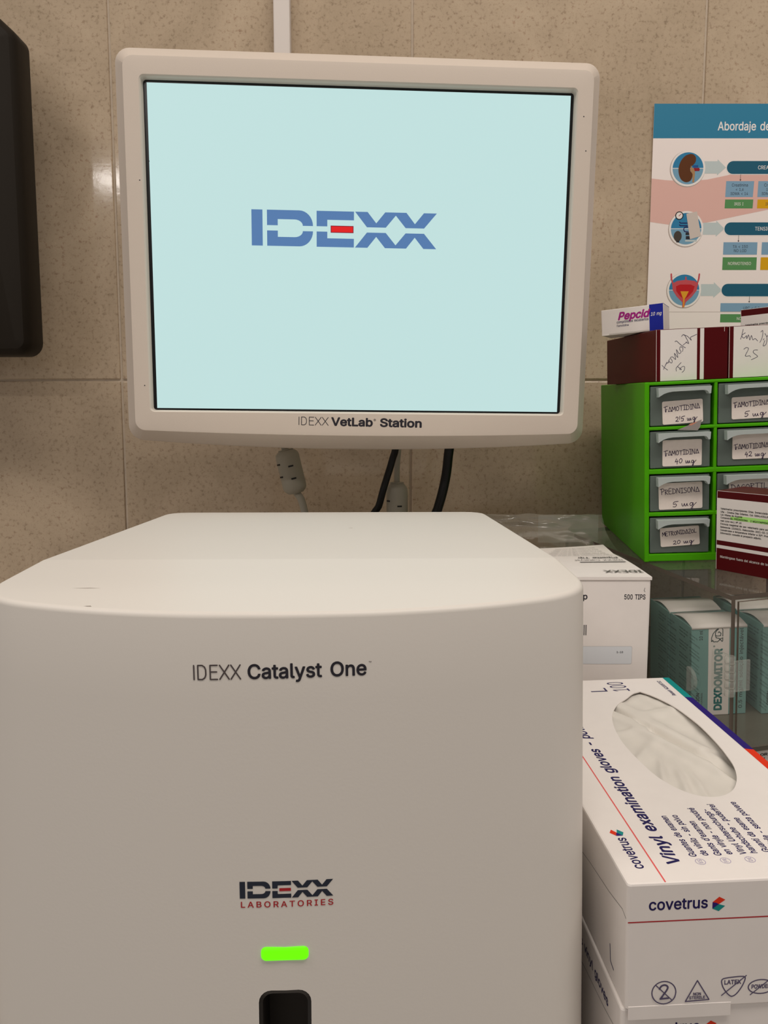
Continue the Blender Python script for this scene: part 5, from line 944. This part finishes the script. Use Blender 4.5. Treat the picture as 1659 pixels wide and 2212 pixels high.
# ================================================================ glove boxes
MG = frame(.0904, .2682, ZC-.1687, 2.0826, 1.0645, -1.4375)
GW, GLN, GH = .1032, .215, .0515
gb = thing('glove_box', 'white vinyl glove box with oval opening, topmost of the stack beside the analyser', 'glove box', MG, 'stacked glove boxes')
HOLE = [(75.7, 191.6), (70.1, 188.5), (63, 180.5), (54.5, 171.4), (47.2, 158), (42.6, 142.5), (40.2, 124), (40.1, 110.6), (41.1, 96.9), (43, 82.7), (46.4, 72.9), (51.2, 65.2), (57.2, 61.3), (64.6, 61.2), (72.6, 66.4), (79.6, 77), (84.2, 89.2), (86.6, 102.4), (88.0, 114), (89.0, 130), (89.0, 143.5), (87.2, 162), (84.4, 174), (80.2, 184.5)]
HOLE = [(p.x, p.y) for p in curve([q+(0,) for q in HOLE+HOLE[:1]], 4)][:-1]
def glove_body():
    bm = bmesh.new(); c = .0012
    o = [(0, 0), (GW, 0), (GW, GLN), (0, GLN)]
    rr = lambda i: [(x*.001, y*.001) for x, y in rrect(i, GW*1000-i, i, GLN*1000-i, 1.4, 3)]
    L = [[bm.verts.new((x, y, z)) for x, y in rr(i)] for i, z in ((.9, 0), (.25, -.00025), (0, -.0009), (0, -GH+.0006), (.5, -GH))]
    for a, b in zip(L, L[1:]):
        for k in range(len(a)): bm.faces.new((a[k], a[(k+1) % len(a)], b[(k+1) % len(b)], b[k]))
    bm.faces.new(L[-1])
    V, F = fill([[(x*1000, y*1000) for x, y in rr(.9)], HOLE]); vs = [bm.verts.new((x*.001, y*.001, 0)) for x, y in V]
    for f in F: bm.faces.new([vs[i] for i in f])
    hv = [bm.verts.new((x*.001, y*.001, 0)) for x, y in HOLE]; hd = [bm.verts.new((x*.001, y*.001, -.0006)) for x, y in HOLE]
    for k in range(len(hv)): bm.faces.new((hv[k], hv[(k+1) % len(hv)], hd[(k+1) % len(hd)], hd[k]))
    bmesh.ops.remove_doubles(bm, verts=bm.verts, dist=1e-6)
    return finish(bm, 'carton_body', CARD, gb)
glove_body()
bm = bmesh.new(); add_box(bm, .0010, .0406, -.00015, .0003, -.0556, -.0500, .0001); finish(bm, 'front_flap', CARD, gb)
P = Print(face_z(), .05, .04)
def sub_text(full, sub, u, v, cap, m, L, bold, shear=0):
    P.text(full, u, v, cap, m, bold, shear, rot=90, fit=L*twidth(full)/twidth(sub))
P.rect(14.1, .6, 14.7, 214, INKL)
sub_text('Vinyl examination gloves - powder-free', 'Vinyl examination gloves -', 25.0, 10.8, 5.2, INKB, 112, .022, .12)
P.text('covetrus', 9.9, 9.3, 4.2, INKB, .014, rot=90, fit=21.9)
def logo(P, cx, cy, r, rot):
    c, s = math.cos(math.radians(rot)), math.sin(math.radians(rot)); T = lambda pts: [(cx+(a*c-b*s)*r, cy+(a*s+b*c)*r) for a, b in pts]
    P.poly(T([(-.82, .28), (.05, 1.0), (.85, .55), (-.02, -.05)]), CRED); P.poly(T([(-.82, .28), (-.30, .18), (.0, -.02), (-.82, -.62)]), CNAVY, 1); P.poly(T([(-.82, -.62), (.0, -.02), (.85, -.3), (.02, -1.0)]), CTEAL)
logo(P, 7.7, 34.9, 2.9, 90)
P.text('L', 56.2, 192.3, 10.4, INKB, 0, rot=90); P.text('100', 70.2, 192.3, 10.2, INKB, 0, rot=90, fit=17.4)
P.text('Remark AQ180RT52', 95.0, 183, 2.3, INKB, .018, rot=90, fit=25.6)
for s_, u, v, L in (('Guantes de examen', 33.2, 15.5, 31), ('de vinilo - sin polvo', 38.0, 15.9, 30.8), ("Gants d'examen", 43.2, 15.5, 25.8), ('en vinyle - non poudré', 47.7, 16, 36), ('Vinyl Untersuchungs-', 53.2, 15.6, 35), ('handschuhe - puderfrei', 57.6, 16, 38.4), ('Guanti da esame', 63.0, 16.5, 26), ('in vinile - senza polvere', 68.0, 16, 39.6)):
    P.text(s_, u, v, 2.75, INKB, .016, .10, rot=90, fit=L)
LIL = mat('lilac_ink', (176, 168, 196), .5, .2)
for s_, u in (('ES', 32.9), ('FR', 42.8), ('DE', 52.5), ('IT', 62.2)):
    P.ring([[(u+2.0*math.cos(a*.2618), 12.2+2.0*math.sin(a*.2618)) for a in range(24)], [(u+1.75*math.cos(a*.2618), 12.2+1.75*math.sin(a*.2618)) for a in range(24)]], LIL); P.text(s_, u+.7, 11.0, 1.5, LIL, .01, rot=90)
P.poly([(98.8, 214.0), (102.0, 214.0), (102.9, 213), (102.9, 178.6), (98.7, 180)], CTEAL); P.poly([(98.7, 180), (102.9, 178.6), (102.9, 106), (98.7, 107.6)], CNAVY); P.poly([(98.7, 107.6), (102.9, 106), (102.9, 1), (98.7, 1)], CRED)
P.done('printed_lettering', gb, 'navy lettering with teal, navy and orange edge band')
P = Print(face_y(), .05, .04)
P.f = lambda u, v, h: (u*.001, -(h+(.16 if (v < -46 and u < 41) else 0))*.001, v*.001)
P.text('covetrus', 8.0, -10.7, 4.3, INKB, .016, fit=22.6); logo(P, 34.6, -9.4, 2.9, 0); P.rect(.3, -15.6, 102.5, -15.1, INKR)
SY = mat('faded_navy_ink', (92, 84, 112), .5, .2)
cc = lambda cx, cy, r, n=28: [(cx+r*math.cos(6.28318*k/n), cy+r*math.sin(6.28318*k/n)) for k in range(n)]
P.stroke(cc(14.6, -44.7, 4.6), .45, SY, 0, True); P.stroke([(11.4, -41.5), (17.8, -48)], .4, SY); q = curve([(12.9, -43.2, 0), (13.6, -42.0, 0), (15, -41.6, 0), (16.1, -42.6, 0), (15.2, -44.6, 0), (13.2, -47.2, 0)], 3)
P.stroke([(p.x, p.y) for p in q], .7, SY); P.stroke([(13.2, -47.2), (16.4, -47.0)], .7, SY)
P.stroke([(22.9, -48.8), (32.0, -48.4), (27.4, -40.4)], .45, SY, 0, True); P.text('NON', 27.4, -46.4, 1.0, SY, .03, align='c'); P.text('STERILE', 27.4, -47.9, 1.1, SY, .03, align='c')
q = curve([(36.7, -41.4, 0), (37.3, -40.2, 0), (41, -39.7, 0), (45, -39.6, 0), (45.8, -40.6, 0), (44.6, -43.8, 0), (42.5, -46.8, 0), (40.6, -47.6, 0), (38.6, -45.8, 0), (37.2, -43.4, 0), (36.7, -41.4, 0)], 3); P.stroke([(p.x, p.y) for p in q], .45, SY); P.text('LATEX', 41, -42.6, 1.7, SY, .03, align='c', fit=6.6); P.stroke([(36.8, -47), (46.2, -39.3)], .4, SY)
P.stroke([(52+4.9*math.cos(k*.2244), -44.2+2.9*math.sin(k*.2244)) for k in range(28)], .45, SY, 0, True); P.text('POWDER', 52, -44.9, 1.6, SY, .03, align='c', fit=7.4); P.stroke([(48, -47.4), (56.5, -40.4)], .4, SY)
P.rect(0.9, -56.0, .9, -56, SY) if False else None
P.done('printed_lettering', gb, 'navy lettering, red line and care symbols')
P = Print(face_x(0), .05, .04); P.stroke([(18.3, -37.6), (17.4, -44.4), (13.8, -45.4)], .7, INKB); P.stroke([(60, -22), (46.8, -19.6), (20, -16.2), (5, -13.2), (1.2, -14.4)], .3, INKG)
P.done('printed_lettering', gb)
# the box below is the same kind of box
def copy_tree(o, parent=None):
    c = o.copy(); C.objects.link(c); c.parent = parent
    for ch in list(o.children): copy_tree(ch, c)
    return c
g2 = copy_tree(gb); g2.matrix_world = MG @ frame(-.0012, .0012, -GH-.0003, -.4)
g2['label'] = 'lower white glove box, mostly covered by the box on top of it'
for ch in g2.children:
    if ch.name.startswith('printed'): pass
Pl = Print(face_x(0), .05, .04); Pl.text('covetrus vinyl gloves', 30, -12, 4, INKB, .02, fit=60)
for v in Pl.bm.verts: v.co.y = .105-v.co.y
Pl.done('printed_lettering', g2)
lowz = min((g2.matrix_world @ Vector((x, y, -GH))).z for x in (0, GW) for y in (0, GLN))
ctr = g2.matrix_world @ Vector((GW/2, GLN/2, 0))
tag(boxobj('plain_carton', -GW/2+.003, GW/2-.003, -GLN/2+.004, GLN/2-.002, .9003-lowz, -.0046, CARD, None, .001, Matrix.Translation((ctr.x, ctr.y, lowz)) @ Matrix.Rotation(math.radians(2), 4, 'Z')), 'plain white carton at the bottom of the glove box stack', 'carton')
def gloves():
    bm = bmesh.new(); nx, ny = 60, 120; G = {}
    def hgt(u, v):
        a, b = (u-64)/25, (v-126)/66; r2 = a*a+b*b
        z = -3.8-1.0*max(0, r2-.9)*(1 if v < 110 else 0)
        t = (u-70)*.93+(v-118)*.37                              # long soft crease down the middle
        z += 3.6*math.exp(-((t+4)/3.2)**2)-3.6*math.exp(-((t-2)/2.0)**2)+3.0*math.exp(-((t-8)/4.0)**2)
        for cu, cv, an, am, wd in ((50, 92, 1.25, .9, 2.2), (56, 82, 1.35, .9, 2.0), (62, 78, 1.45, .8, 2.0), (48, 112, .9, 1.0, 3.5), (58, 150, 2.3, 1.2, 4), (70, 160, .4, 1.0, 4), (52, 140, .2, .9, 3), (78, 104, 1.9, .9, 3)):
            d = -(u-cu)*math.sin(an)+(v-cv)*math.cos(an); l = (u-cu)*math.cos(an)+(v-cv)*math.sin(an)
            z += 2.3*am*math.exp(-(d/wd)**2)*math.exp(-(l/18)**2)
        if v > 140: z += 2.0*min(1, (v-140)/20)
        if u > 76 and v < 112: z -= 4.5*min(1, (u-76)/6)*math.exp(-((v-92)/18)**2)
        z += .12*math.sin(u*.55+v*.21)+.10*math.sin(v*.5-u*.3)
        lim = -.5
        return lim-.4*math.log(1+math.exp((lim-z)/.4)) if lim-z < 10 else z
    for i in range(nx+1):
        for j in range(ny+1):
            u, v = 34+60*i/nx, 54+142*j/ny; G[i, j] = bm.verts.new((u*.001, v*.001, hgt(u, v)*.001))
    for i in range(nx):
        for j in range(ny): bm.faces.new((G[i, j], G[i+1, j], G[i+1, j+1], G[i, j+1])).smooth = True
    return finish(bm, 'vinyl_glove', GLOVE, None, MG)
tag(gloves(), 'creased off-white vinyl glove showing in the oval opening of the top glove box', 'glove')
